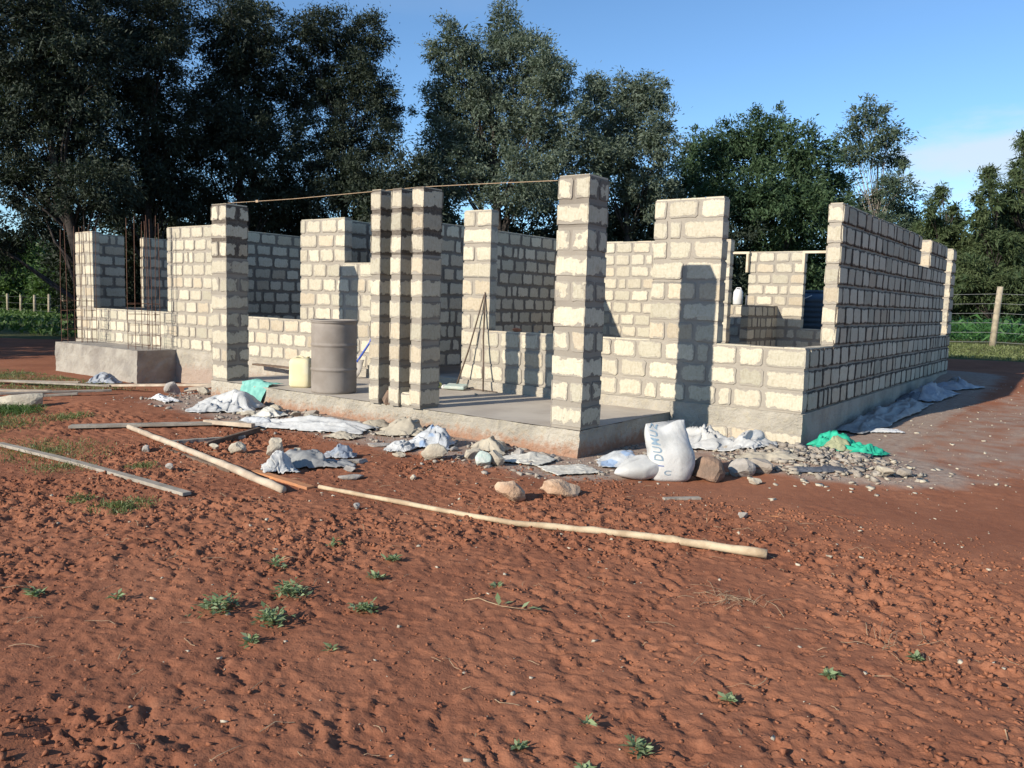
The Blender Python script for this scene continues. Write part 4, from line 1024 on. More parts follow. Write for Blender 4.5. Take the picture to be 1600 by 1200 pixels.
# ------------------------------------------------------------ timber
def beam(name, p0, p1, w, h, mat, label, cat, seed, sag=0, lift=(0, 0), group=None, n=16, ang=0, bend=.0):
    r_ = random.Random(seed); V = []; Fc = []
    a = Vector((p0[0], p0[1], 0)); b_ = Vector((p1[0], p1[1], 0)); d = (b_ - a).normalized(); s_ = Vector((-d.y, d.x, 0))
    za = gz(p0[0], p0[1]) + lift[0] if len(p0) < 3 else p0[2]; zb = gz(p1[0], p1[1]) + lift[1] if len(p1) < 3 else p1[2]
    for i in range(n):
        t_ = i / (n - 1); c = a.lerp(b_, t_); z = za + (zb - za) * t_ + h * .35 + sag * math.sin(PI * t_)
        c = c + s_ * (bend * math.sin(PI * t_) + r_.uniform(-.003, .003))
        ww = w * (1 + r_.uniform(-.04, .04)); hh = h * (1 + r_.uniform(-.06, .06))
        for (u, v) in ((-1, -1), (1, -1), (1, 1), (-1, 1)):
            uu, vv = u * ww / 2, v * hh / 2
            V.append(c + s_ * (uu * math.cos(ang) - vv * math.sin(ang)) + Vector((0, 0, z + uu * math.sin(ang) + vv * math.cos(ang))))
    for i in range(n - 1):
        for k in range(4): Fc.append((i * 4 + k, i * 4 + (k + 1) % 4, (i + 1) * 4 + (k + 1) % 4, (i + 1) * 4 + k))
    Fc.append((3, 2, 1, 0)); Fc.append(tuple((n - 1) * 4 + k for k in range(4)))
    o = mesh(name, V, Fc, mat, None, False); tag(o, label, cat, group); md = o.modifiers.new('b', 'BEVEL'); md.width = .003; md.segments = 1
    return o
def pole(name, pts, rads, mat, label, cat, seed):
    r_ = random.Random(seed); P = []; R_ = []
    n = 34
    for i in range(n):
        t_ = i / (n - 1) * (len(pts) - 1); k = min(int(t_), len(pts) - 2); f = t_ - k
        a = Vector((*pts[k], 0)).lerp(Vector((*pts[k + 1], 0)), f)
        rd = rads[0] + (rads[1] - rads[0]) * i / (n - 1)
        rd *= 1 + (.12 if r_.random() < .2 else 0) + r_.uniform(-.03, .03)
        P.append([a.x + r_.uniform(-.004, .004), a.y + r_.uniform(-.004, .004), 0]); R_.append(rd)
    z0 = gz(*pts[0]); z1 = gz(*pts[-1])
    zs = [gz(q[0], q[1]) for q in P]; 
    for i in range(n):
        lo = min(zs[max(0, i - 4):i + 5]); base_ = sum(zs[max(0, i - 7):i + 8]) / len(zs[max(0, i - 7):i + 8])
        P[i][2] = base_ + R_[i] * 1.0
    b_ = MB(); b_.tube(P, R_, 12, .05, r_); o = b_.build(name, mat, None, True)
    tag(o, label, cat); return o
pole('long_pole', [(-2.33, -4.62), (-.54, -4.45), (.28, -4.17), (1.06, -4.01)], (.015, .027), MT['wood_pale'], 'long thin peeled pole lying across the red soil in the middle foreground', 'pole', 1)
pole('peeled_timber', [(-6.10, -4.15), (-4.3, -4.52), (-2.42, -4.90)], (.027, .031), MT['wood_light'], 'long peeled timber pole lying diagonally over the grey plank', 'timber', 2)
beam('orange_wood_piece', (-3.2, -4.60), (-2.36, -4.68), .075, .025, MT['wood_orange'], 'short pointed orange wood piece beside the right end of the peeled timber', 'wood', 3)
beam('grey_board', (-6.24, -5.41), (-2.84, -5.45), .07, .028, MT['wood_grey'], 'long narrow grey board running from the grass at the left edge', 'board', 4, lift=(.02, .01), bend=.03)
beam('grey_plank', (-6.62, -4.55), (-5.05, -2.75), .13, .03, MT['wood_grey'], 'wide weathered grey plank crossing under the peeled timber', 'plank', 5, lift=(.02, .02))
beam('short_timber', (-5.73, -3.45), (-4.98, -3.33), .06, .045, MT['wood_light'], 'short pale timber with its end under the blue and white sheet', 'timber', 6, lift=(.02, .03))
beam('dark_plank', (-4.95, -4.40), (-4.72, -3.62), .05, .05, MT['wood_grey'], 'short grey timber above the peeled timber pole', 'timber', 7)
beam('dark_plank', (-4.62, -4.15), (-4.85, -3.35), .05, .05, MT['wood_dark'], 'short dark brown timber beside the grey one', 'timber', 8)
beam('dark_plank', (-4.85, -4.50), (-3.35, -4.72), .04, .03, MT['wood_dark'], 'thin dark timber lying along behind the peeled timber pole', 'timber', 9)
beam('pale_plank', (-11.3, -1.9), (-8.05, -1.35), .15, .035, MT['wood_light'], 'pale plank lying on stones before the low concrete block', 'plank', 10, lift=(.05, .10))
beam('pale_plank', (-8.7, -1.9), (-8.0, -.9), .09, .02, MT['wood_light'], 'short pale board slanting up on the long plank by the concrete block', 'board', 11, lift=(.05, .26), ang=.5)
beam('scrap_board', (-9.3, -.2, FZ + .02), (-8.1, -.3, FZ + .04), .10, .03, MT['wood_dark'], 'thin dark scrap board on the porch floor by the wall foot', 'board', 12)
beam('scrap_board', (-7.0, -.35, FZ + .02), (-6.75, -1.05, FZ + .05), .08, .02, MT['wood_dark'], 'curled dark scrap strip on the porch floor behind the jerrycan', 'board', 13)
for i, (a_, b2, w_, m_, lb) in enumerate((((-13.3, -3.2), (-12.0, -1.9), .12, 'wood_light', 'pale flat lath, upper one in the grass at the left edge'),
        ((-11.4, -3.9), (-10.3, -3.15), .12, 'wood_light', 'short pale lath in the grass left of the soil mound'),
        ((-10.6, -4.0), (-9.9, -2.4), .10, 'wood_grey', 'grey weathered lath at the foot of the soil mound'),
        ((-14.5, -3.4), (-10.9, -1.9), .08, 'wood_grey', 'long thin grey lath behind the laths in the grass'),
        ((-12.8, -4.0), (-12.2, -3.3), .20, 'wood_grey', 'broad grey board end at the left edge beyond the laths'),
        ((-10.0, -4.3), (-9.3, -3.2), .06, 'wood_grey', 'thin grey batten nearest the cream block in the grass'))):
    beam('lath', a_, b2, w_, .03, MT[m_], lb, 'lath', 20 + i, lift=(.05, .06))
beam('wood_chip', (-.08, -3.10), (.12, -2.86), .05, .02, MT['wood_grey'], 'small flat brown wood offcut on red soil before the standing sack', 'wood', 31)
beam('wood_sliver', (.60, -3.12), (.78, -2.95), .012, .01, MT['wood_orange'], 'thin orange wood sliver beside the small smooth grey stone', 'wood', 32)

# ------------------------------------------------------------ weeds and grass
def leafmesh(name, pos, dirs, ln, wd, lv, mat, parent=None, bend=.25, up=None):
    """rhombic, slightly folded leaves, numpy arrays"""
    m = len(pos); d = dirs / np.linalg.norm(dirs, axis=1, keepdims=True)
    rnd = up if up is not None else np.random.RandomState(m).randn(m, 3)
    s = np.cross(d, rnd); s /= np.linalg.norm(s, axis=1, keepdims=True) + 1e-9
    nn = np.cross(s, d)
    ln = np.asarray(ln)[:, None]; wd = np.asarray(wd)[:, None]
    p0 = pos; p1 = pos + d * ln * .45 + s * wd / 2; p3 = pos + d * ln * .45 - s * wd / 2; p2 = pos + d * ln - np.array([[0, 0, 1]]) * ln * bend
    V = np.stack([p0, p1, p2, p3], 1).reshape(-1, 3); F_ = np.arange(m * 4).reshape(m, 4)
    return mesh(name, V, F_, mat, parent, False, {'lv': ('FLOAT', np.repeat(lv, 4))}, uniform=True)
def weed(x, y, size, n, seed, label, spread=.24, name='weed', mat='leaf_weed', leaf=(.036, .015), cat='weed', group=None):
    r_ = np.random.RandomState(seed); k = max(1, n // 7); z = gz(x, y)
    cx = r_.randn(k) * size * spread; cy = r_.randn(k) * size * spread * .8; hh = size * r_.uniform(.1, .45, k)
    j = r_.randint(0, k, n); size = size * 1.5
    a = r_.uniform(0, 2 * PI, n); rr_ = r_.rand(n) * size * .28
    px = x + cx[j] + np.cos(a) * rr_ * .5; py = y + cy[j] + np.sin(a) * rr_ * .5
    pz = ground_z(px, py) + hh[j] * r_.rand(n) + .004
    D_ = np.stack([np.cos(a), np.sin(a), r_.uniform(.1, 1.0, n)], -1)
    o = leafmesh(name, np.stack([px, py, pz], -1), D_, leaf[0] * r_.uniform(.6, 1.5, n), leaf[1] * r_.uniform(.6, 1.4, n), r_.rand(n), MT[mat], None, .2, np.tile([0, 0, 1.], (n, 1)) + .3 * r_.randn(n, 3))
    tag(o, label, cat, group); return o
GW = 'green weeds in the red soil of the foreground'
for i, (x, y, s, n, lb) in enumerate((
    (-.72, -6.60, .17, 170, 'feathery grey-green weed clump, leftmost of the group in the left foreground'),
    (-.64, -6.24, .16, 170, 'bushy green weed clump at the back of the left foreground group'),
    (-.40, -6.52, .16, 160, 'green weed clump at the front of the left foreground group'),
    (-.30, -6.72, .07, 40, 'small sparse weed below the left foreground group'),
    (-.18, -6.14, .10, 100, 'dense bright green weed standing alone right of the left group'),
    (-.48, -5.78, .08, 46, 'loose green weed behind the dense bright one'),
    (-.62, -5.50, .07, 50, 'tufty light green weed further back toward the pole'),
    (-1.00, -6.02, .09, 50, 'tiny grey-green weed left of the foreground centre'),
    (-1.55, -7.06, .07, 50, 'small round weed tuft near the left edge of the foreground'),
    (-1.20, -6.85, .05, 20, 'tiny weed sprig near the left foreground'),
    (1.10, -6.62, .06, 20, 'little two-leaved seedling pair near the bottom centre'),
    (1.20, -6.36, .06, 12, 'single upright seedling near the bottom centre'),
    (1.45, -6.38, .09, 50, 'straggly green weed near the bottom right of centre'),
    (1.35, -6.60, .06, 34, 'grassy weed at the very bottom right of centre'),
    (1.80, -5.37, .05, 40, 'flat rosette weed in the right foreground'),
    (2.06, -4.95, .05, 36, 'flat light green rosette weed further right in the foreground'),
    (.10, -5.45, .06, 16, 'sparse weed right of the foreground centre'),
    (-1.10, -5.55, .06, 26, 'small dull weed midway to the peeled timber'),
    (.05, -6.55, .05, 14, 'tiny weed sprig left of bottom centre'),
    (1.55, -5.85, .05, 30, 'small dark scrubby weed in the right foreground'))):
    weed(x, y, s, n, 200 + i, lb, group=GW)
# seedling with broad leaves on a trailing stalk
e = empty('seedling', (.31, -5.66, gz(.31, -5.66)), 'broad-leaved seedling on a pale trailing stalk in the middle of the foreground', 'seedling')
pp = np.array([(.27, -5.66, .02), (.30, -5.66, .025), (.42, -5.62, .02), (.45, -5.60, .02), (.40, -5.64, .02), (.29, -5.68, .02)]); pp[:, 2] += gz(.31, -5.66)
dd = np.array([(-.3, .3, .6), (.9, .4, .4), (.9, .3, .3), (.9, -.2, .3), (.3, .6, .5), (.2, -.3, .9)])
for i in range(6): leafmesh('leaf', pp[i:i + 1], dd[i:i + 1], np.full(1, .06), np.full(1, .028), np.linspace(.3, 1, 6)[i:i + 1], MT['leaf_weed'], e, .1, np.tile([0, 0, 1.], (1, 1)))
z_ = gz(.31, -5.66); b_ = MB(); b_.tube([(.10, -5.72, z_ + .01), (.16, -5.68, z_ + .025), (.22, -5.68, z_ + .02), (.30, -5.67, z_ + .015), (.42, -5.62, z_ + .012)], .0025, 5); b_.build('stalk', MT['straw'], e, True)
# grass tufts
def tuft(x, y, R_, n, seed, label, hgt_=.10, mat='leaf_grass', name='grass_tuft', cat='grass', group=None, ell=(1, 1)):
    r_ = np.random.RandomState(seed); rd = R_ * r_.rand(n) ** .8 * (1 + .25 * np.sin(5 * r_.rand(n))); a = r_.uniform(0, 2 * PI, n)
    px = x + np.cos(a) * rd * ell[0]; py = y + np.sin(a) * rd * ell[1]; pz = ground_z(px, py)
    D_ = np.stack([r_.randn(n) * .5, r_.randn(n) * .5, np.full(n, 1.)], -1)
    o = leafmesh(name, np.stack([px, py, pz], -1), D_, hgt_ * r_.uniform(.4, 1.2, n), np.full(n, .006) * r_.uniform(.7, 1.5, n), r_.rand(n), MT[mat], None, .35)
    tag(o, label, cat, group); return o
tuft(-2.92, -5.90, .20, 620, 1, 'spreading bright grass tuft below the end of the grey board', .07)
tuft(-3.35, -5.98, .10, 200, 2, 'small thin grass tuft left of the spreading tuft', .06)
tuft(-5.6, -5.25, .6, 1150, 3, 'loose grass growing over the left end of the grey board', .09, ell=(1.3, .8))
tuft(-4.6, -5.55, .28, 320, 4, 'pale grass patch below the middle of the grey board', .07)
tuft(-7.6, -5.0, .6, 1100, 5, 'thick grass patch at the left edge below the cream block', .13, ell=(1.2, .9))
tuft(-8.6, -4.35, .40, 1500, 6, 'dark green grass clump under the cream block at the left edge', .16, mat='leaf_hedge', ell=(1.4, .7))
tuft(-7.4, -4.2, .24, 700, 7, 'small grass tuft right of the cream block', .09)
tuft(-4.1, -5.1, .14, 260, 8, 'thin dry grass tuft above the grey board', .06)
def strip_stuff(name, n, x0, x1, y0, y1, h, w, mat, seed, label, cat, dens=None, droop=.4):
    r_ = np.random.RandomState(seed); px = r_.uniform(x0, x1, n); py = r_.uniform(y0, y1, n)
    if dens is not None:
        k = r_.rand(n) < dens(px, py); px = px[k]; py = py[k]; n = len(px)
    pz = base_z(px, py)
    D_ = np.stack([r_.randn(n) * .45, r_.randn(n) * .45, np.full(n, 1.)], -1)
    o = leafmesh(name, np.stack([px, py, pz], -1), D_, h * r_.uniform(.4, 1.2, n), w * r_.uniform(.6, 1.4, n), r_.rand(n), MT[mat], None, droop)
    tag(o, label, cat, None, 'stuff'); return o
strip_stuff('grass', 16000, -1.8, 8, 13.2, 18.5, .16, .02, 'leaf_grass', 21, 'strip of bright short grass before the wire fence at the right', 'grass', lambda x, y: smooth01((y - 13.3 + .4 * fbm(x, y, 3, 2)) / .8))
strip_stuff('grass', 6000, -20, -2, 12.5, 18, .2, .03, 'leaf_grass', 22, 'rough grass behind the house before the fence', 'grass')
strip_stuff('grass', 5000, -15.5, -9.5, -4.6, -1.4, .12, .012, 'leaf_grass', 23, 'thin dry grass among the laths at the left', 'grass', lambda x, y: smooth01((-9.6 - x) / 2.2) * .7)
strip_stuff('field_crop', 26000, -75, -19, 5, 30, .45, .09, 'leaf_hedge', 24, 'low green crop filling the field at the left', 'crop', lambda x, y: smooth01((y - (-2 - (-17 - x) * -.15)) / 3) )
# maize field behind the fence at the right
r_ = np.random.RandomState(31); P0 = []
for ry in np.arange(19.0, 40, .75):
    for rx in np.arange(-7, 12, .32): P0.append((rx + r_.uniform(-.08, .08), ry + r_.uniform(-.08, .08)))
P0 = np.array(P0); nb = 8; px = np.repeat(P0[:, 0], nb); py = np.repeat(P0[:, 1], nb); n = len(px)
lev = np.tile(np.arange(nb) / nb, len(P0)); a = r_.uniform(0, 2 * PI, n)
pos = np.stack([px, py, base_z(px, py) + .1 + lev * .65 * np.repeat(r_.uniform(.7, 1.1, len(P0)), nb)], -1)
o = leafmesh('maize_field', pos, np.stack([np.cos(a), np.sin(a), np.full(n, 1.0)], -1), r_.uniform(.4, .75, n), r_.uniform(.06, .09, n), r_.rand(n), MT['leaf_maize'], None, .55)
tag(o, 'rows of young dark green maize behind the wire fence', 'maize', None, 'stuff')

r_ = np.random.RandomState(77); n = 60000
ang_ = r_.uniform(math.radians(-2), math.radians(100), n); dd_ = r_.uniform(72, 84, n)
px = 2.65 - np.sin(ang_) * dd_; py = -8.8 + np.cos(ang_) * dd_
hh = 3.2 + 3.4 * fbm(ang_ * 24, ang_ * 0 + 3, 5, 4)
pos = np.stack([px, py, base_z(px, py) + hh * r_.rand(n) ** .8], -1)
o = leafmesh('distant_wood', pos, r_.randn(n, 3) + [0, 0, .3], r_.uniform(.5, 1.1, n), r_.uniform(.3, .6, n), r_.rand(n), MT['leaf_mid'], None, .1)
tag(o, 'far-off dark line of woodland along the horizon', 'woodland', None, 'stuff')

# ------------------------------------------------------------ fences
def fence(name, pts, hgt_, rad, nw, label, lean=None, skip=()):
    e = empty(name, (pts[0][0], pts[0][1], float(base_z(pts[0][0], pts[0][1]))), label, 'fence')
    r_ = random.Random(5)
    tops = []
    for i, (x, y) in enumerate(pts):
        z = float(base_z(x, y)); l = (r_.uniform(-.05, .05), r_.uniform(-.04, .04)) if lean is None or i not in lean else lean[i]
        tops.append((x, y, z, l))
        b_ = MB(); h_ = hgt_ * r_.uniform(.96, 1.06)
        b_.tube([(x, y, z - .1), (x + l[0] * .5, y + l[1] * .5, z + h_ * .5), (x + l[0], y + l[1], z + h_)], [rad * 1.08, rad, rad * .92], 9, .06, r_)
        b_.build('post', MT['post_wood'], e, True)
    for k in range(nw):
        f = (k + .6) / nw; b_ = MB(); P_ = []
        for (x, y, z, l) in tops: P_.append((x + l[0] * f, y + l[1] * f - rad * .8, z + hgt_ * f))
        for a_, c_ in zip(P_[:-1], P_[1:]):
            mid = ((a_[0] + c_[0]) / 2, (a_[1] + c_[1]) / 2, (a_[2] + c_[2]) / 2 - .02)
            b_.tube([a_, mid, c_], .0042 if name == 'wire_fence' else .003, 4)
        b_.build('wire', MT['wire'], e)
    return e
fence('wire_fence', [(-2.95, 17.45), (-.17, 17.75), (2.5, 18.05), (5.2, 18.3)], 1.62, .085, 6, 'wire fence on thick pale wooden posts at the right, in front of the maize', lean={1: (.07, .03)})
fence('post_fence', [(x, 14.9 - .02 * (x + 50)) for x in np.arange(-64, -24, 2.1)], 1.25, .085, 3, 'long low wire fence on thin wooden posts across the field at the left')

# ------------------------------------------------------------ water tank and can behind the house
e = empty('water_tank', (-3.1, 10.6, 0), 'dark blue-grey ribbed plastic water tank seen through the rear window opening', 'tank')
prof = [(0, 0), (.62, 0)]; z = 0
while z < 1.18:
    prof += [(.62, z + .02), (.635, z + .035), (.635, z + .085), (.62, z + .10)]; z += .115
prof += [(.62, 1.22), (.58, 1.27), (.30, 1.37), (.24, 1.38)]
b_ = MB(); b_.lathe(prof, (-3.1, 10.6, .12), 48); b_.build('body', MT['tank_plastic'], e, True)
b_ = MB(); b_.lathe([(.24, 1.38), (.25, 1.39), (.25, 1.43), (.22, 1.45), (0, 1.455)], (-3.1, 10.6, .12), 32); b_.build('lid', MT['tank_plastic'], e, True)
b_ = MB(); b_.tube([(-3.28, 10.0, 1.42), (-3.24, 10.0, 1.30), (-2.95, 10.0, 1.44)], .012, 6)
tag(b_.build('bent_pipe', MT['white_plastic'], None, True), 'thin bent white pipe in front of the dark water tank', 'pipe')
e = empty('white_can', (-4.24, 8.97, 1.175), 'white plastic can standing on the rear window sill', 'can')
b_ = MB(); b_.lathe([(0, 0), (.09, 0), (.105, .02), (.11, .15), (.105, .28), (.08, .33), (.05, .35), (0, .35)], (-4.27, 8.97, 1.182), 20); b_.build('body', MT['white_plastic'], e, True)
b_ = MB(); b_.tube([(-4.33, 8.97, 1.52), (-4.31, 8.97, 1.56), (-4.22, 8.97, 1.56), (-4.20, 8.97, 1.52)], .012, 6); b_.build('handle', MT['white_plastic'], e, True)
b_ = MB(); b_.tube([(-4.08, 8.99, 1.178), (-4.08, 8.99, 1.40)], .022, 8); tag(b_.build('dark_pipe', MT['plastic_dark'], None, True), 'short dark pipe standing beside the white can on the rear sill', 'pipe')

# ------------------------------------------------------------ trees
RIGHT = np.array([.803, .596, 0.])
def tree(name, label, base, lobes, leaf, seed, dens=1.0, lsize=(.20, .055), bark='bark', cat='tree', group=None, lean=(0, 0), trunk_r=.22, droop=.35, clump=.42, gap=.0, fill=1.0, zb=None):
    r_ = np.random.RandomState(seed); rr_ = random.Random(seed)
    bx, by = base; bz = float(base_z(bx, by)) if zb is None else zb
    e = empty(name, (bx, by, bz), label, cat, group)
    pos = []; nrm = []; ends = []; pin = []
    for (lx, ly, lz, ra, rz) in lobes:
        L = np.array([lx, ly, lz]); rad = np.array([ra, ra, rz])
        nc = max(5, int(3.0 * (ra * ra * rz) ** (2 / 3.) / (clump * clump) * 1.6))
        v = r_.randn(nc, 3); v /= np.linalg.norm(v, axis=1, keepdims=True)
        q = r_.rand(nc, 1) ** .40
        cc = L + v * rad * q * (1 + .16 * r_.randn(nc, 1))
        for c in cc[:: max(1, nc // 3)]: ends.append((L, c))
        per = int(90 * dens * (clump / .42) ** 2 * (.2 * .055) / (lsize[0] * lsize[1]) * 1.15)
        cs = clump * r_.uniform(.55, 1.25, (nc, 1, 1))
        p = cc[:, None, :] + r_.randn(nc, per, 3) * cs * np.array([.52, .52, .42])
        # sprays: leaves strung outward from each clump
        out = (cc - L) / rad; out = out[:, None, :] + .75 * r_.randn(nc, per, 3); out[..., 2] += .25
        pos.append(p.reshape(-1, 3)); nrm.append(out.reshape(-1, 3))
        # heavier inner foliage that closes the middle of each limb's mass
        ni = int(80 * dens * (ra * ra * rz) ** (2 / 3.) * fill); v = r_.randn(ni, 3); v /= np.linalg.norm(v, axis=1, keepdims=True)
        pin.append(L + v * rad * (r_.rand(ni, 1) ** .5) * .82)
    pos = np.concatenate(pos); nrm = np.concatenate(nrm); n = len(pos)
    nrm[:, 2] -= droop * r_.rand(n)
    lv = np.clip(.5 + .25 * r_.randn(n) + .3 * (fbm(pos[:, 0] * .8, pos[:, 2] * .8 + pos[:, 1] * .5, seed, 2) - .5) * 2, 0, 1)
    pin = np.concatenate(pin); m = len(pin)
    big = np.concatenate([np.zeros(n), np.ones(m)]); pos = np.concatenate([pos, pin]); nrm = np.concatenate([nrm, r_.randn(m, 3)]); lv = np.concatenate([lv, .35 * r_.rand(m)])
    ll = np.where(big > 0, lsize[0] * 2.0, lsize[0]) * r_.uniform(.55, 1.4, n + m); lw = np.where(big > 0, lsize[0] * .62, lsize[1]) * r_.uniform(.6, 1.4, n + m)
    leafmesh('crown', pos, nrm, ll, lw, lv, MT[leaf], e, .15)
    b_ = MB()
    topz = max(l[2] for l in lobes); cx = np.mean([l[0] for l in lobes]); cy = np.mean([l[1] for l in lobes])
    tp = []; tr = []
    H_ = (topz - bz) * .8
    for i in range(9):
        f = i / 8; tp.append((bx + (cx - bx) * f + .12 * math.sin(3 * f + seed), by + (cy - by) * f + .1 * math.cos(4 * f + seed), bz - .2 + (H_ + .2) * f)); tr.append(trunk_r * (1 - .85 * f) + .02)
    b_.tube(tp, tr, 9, .1, rr_)
    for (L, c) in ends:
        f = min(.92, max(.12, (c[2] - bz) * .62 / max(H_, 1))); k = int(f * 8); a = Vector(tp[k]); m_ = Vector(L) * .5 + Vector(c) * .2 + a * .3; cc_ = Vector(c)
        r0 = tr[k] * .30
        b_.tube([a, a.lerp(m_, .5) + Vector((rr_.uniform(-.2, .2), rr_.uniform(-.2, .2), rr_.uniform(-.1, .2))), m_, m_.lerp(cc_, .6) + Vector((rr_.uniform(-.15, .15), rr_.uniform(-.15, .15), 0)), cc_], [r0, r0 * .8, r0 * .5, r0 * .3, .008], 5)
    b_.build('trunk', MATS[bark], e, True)
    return e
GT = 'tall trees standing in a row behind the house'
GL = 'trees beyond the left edge that shade the field'
tree('tree', 'tallest dark feathery tree at the left edge', (-24.43, 4.5), [(-26.67, 4.01, 3.25, 1.28, 0.64), (-28.45, 2.92, 2.77, 1.28, 0.85), (-27.24, 3.43, 9.22, 2.34, 2.34), (-27.12, 4.84, 11.46, 1.92, 1.92), (-25.46, 4.42, 8.59, 1.7, 1.92), (-27.18, 3.52, 6.57, 1.92, 1.92), (-26.35, 4.99, 6.55, 1.49, 1.7), (-27.21, 3.87, 4.64, 1.49, 1.06), (-24.47, 4.66, 4.37, 1.28, 1.06), (-30.26, 2.76, 7.61, 2.13, 3.19)], 'leaf_dark', 13, group=GT, trunk_r=.2, lsize=(.16,.045), fill=.6)
tree('tree', 'dark tree with its crown between the left edge tree and the broad double tree', (-25.83, 7.18), [(-27.77, 8.0, 11.45, 1.89, 2.13), (-27.46, 7.66, 8.77, 1.89, 2.13), (-25.24, 7.53, 9.99, 1.06, 1.66), (-26.62, 7.9, 6.64, 1.89, 1.89), (-26.63, 6.66, 4.85, 1.66, 1.3), (-26.2, 8.39, 4.82, 1.42, 1.18)], 'leaf_dark', 26, group=GT, trunk_r=.22, lsize=(.16,.045), fill=.55)
tree('tree', 'broad dark tree with a rounded top above the left porch pillar', (-24.7, 10.51), [(-26.07, 11.11, 11.31, 1.77, 1.39), (-26.24, 12.11, 10.11, 1.89, 1.77), (-26.72, 10.95, 8.67, 1.77, 1.77), (-27.59, 10.63, 6.95, 1.51, 1.77), (-24.8, 11.06, 6.78, 2.02, 1.77), (-24.78, 11.94, 5.17, 1.77, 1.26), (-27.03, 10.54, 4.62, 1.51, 1.01), (-26.78, 12.05, 12.49, 0.88, 0.56)], 'leaf_dark', 39, group=GT, trunk_r=.22, lsize=(.16,.045), fill=.55)
tree('tree', 'dark tree with three pale-tipped tops rising above the slim porch pillars', (-22.32, 13.52), [(-24.41, 13.21, 11.61, 0.94, 1.04), (-24.53, 14.98, 11.85, 0.94, 1.17), (-23.67, 15.7, 11.77, 1.04, 1.25), (-23.35, 15.0, 9.62, 1.69, 1.56), (-25.51, 14.45, 9.51, 1.56, 1.82), (-22.98, 16.19, 9.05, 0.88, 1.17), (-21.93, 15.12, 7.24, 0.83, 0.83), (-23.62, 13.89, 7.14, 1.95, 1.56), (-21.83, 13.65, 5.47, 1.82, 1.04), (-25.24, 13.57, 5.13, 1.56, 1.04)], 'leaf_dark', 52, group=GT, trunk_r=.2, lsize=(.16,.045), fill=.55)
tree('tree', 'tall grey-green tree with a sunlit peak in the middle of the row', (-18.91, 19.79), [(-21.13, 21.97, 13.58, 1.02, 1.19), (-22.04, 19.25, 12.17, 1.02, 1.19), (-21.6, 20.31, 11.12, 1.7, 1.7), (-19.86, 21.81, 11.79, 1.56, 1.7), (-22.75, 19.47, 9.96, 0.97, 1.7), (-17.71, 21.02, 10.49, 1.14, 1.28), (-21.13, 20.74, 8.9, 2.41, 1.99), (-18.63, 21.74, 8.56, 1.99, 1.99), (-21.67, 19.64, 7.07, 1.84, 1.42), (-18.81, 20.66, 6.19, 2.55, 1.42), (-22.44, 18.98, 7.74, 0.79, 0.99)], 'leaf_grey', 65, group=GT, trunk_r=.25, lsize=(.19,.05))
tree('tree', 'grey-green tree with a low rounded crown just right of the tallest middle tree', (-15.43, 24.87), [(-18.44, 25.55, 11.01, 0.96, 1.08), (-16.43, 26.43, 10.89, 1.35, 1.08), (-17.18, 26.05, 9.48, 2.1, 1.8), (-14.48, 24.97, 8.59, 0.96, 1.26), (-16.98, 23.52, 7.3, 1.8, 1.8), (-15.51, 25.73, 6.64, 1.8, 1.5)], 'leaf_grey', 78, group=GT, trunk_r=.22, lsize=(.2,.055))
tree('tree', 'small mid-green tree peeping between two larger trees right of centre', (-16.74, 35.06), [(-18.13, 36.52, 9.95, 1.11, 1.19), (-17.19, 34.68, 7.89, 1.67, 1.48)], 'leaf_mid', 91, group=GT, trunk_r=.15, lsize=(.24,.08))
tree('tree', 'wide rounded green tree behind the right window openings', (-11.49, 32.77), [(-14.77, 32.74, 9.15, 1.49, 1.66), (-13.14, 33.79, 9.9, 1.82, 1.66), (-10.73, 32.65, 8.8, 1.49, 1.52), (-10.12, 34.96, 7.5, 1.19, 1.52), (-13.1, 31.48, 6.6, 2.65, 1.99), (-10.78, 32.34, 6.27, 2.65, 1.66)], 'leaf_mid', 104, group=GT, trunk_r=.25, lsize=(.24,.07))
tree('eucalyptus_tree', 'slender airy eucalyptus with a bare upper stem', (-11.13, 52.9), [(-12.48, 51.87, 14.5, 1.23, 1.1), (-13.52, 52.15, 13.35, 1.1, 1.01), (-11.37, 52.85, 13.27, 1.1, 1.28), (-12.47, 51.98, 12.23, 1.1, 1.01), (-10.54, 52.06, 9.72, 1.19, 0.82), (-13.91, 52.66, 12.01, 0.82, 0.82), (-11.18, 54.09, 11.71, 1.14, 0.82), (-13.15, 53.73, 8.51, 2.06, 1.65), (-10.91, 55.27, 8.57, 1.74, 1.74), (-11.56, 52.19, 6.3, 2.74, 1.6), (-10.61, 57.41, 7.62, 1.19, 1.19)], 'leaf_euc', 117, group=GT, bark='bark_pale', trunk_r=.2, lsize=(.3,.08), clump=.5, dens=.75, fill=.5)
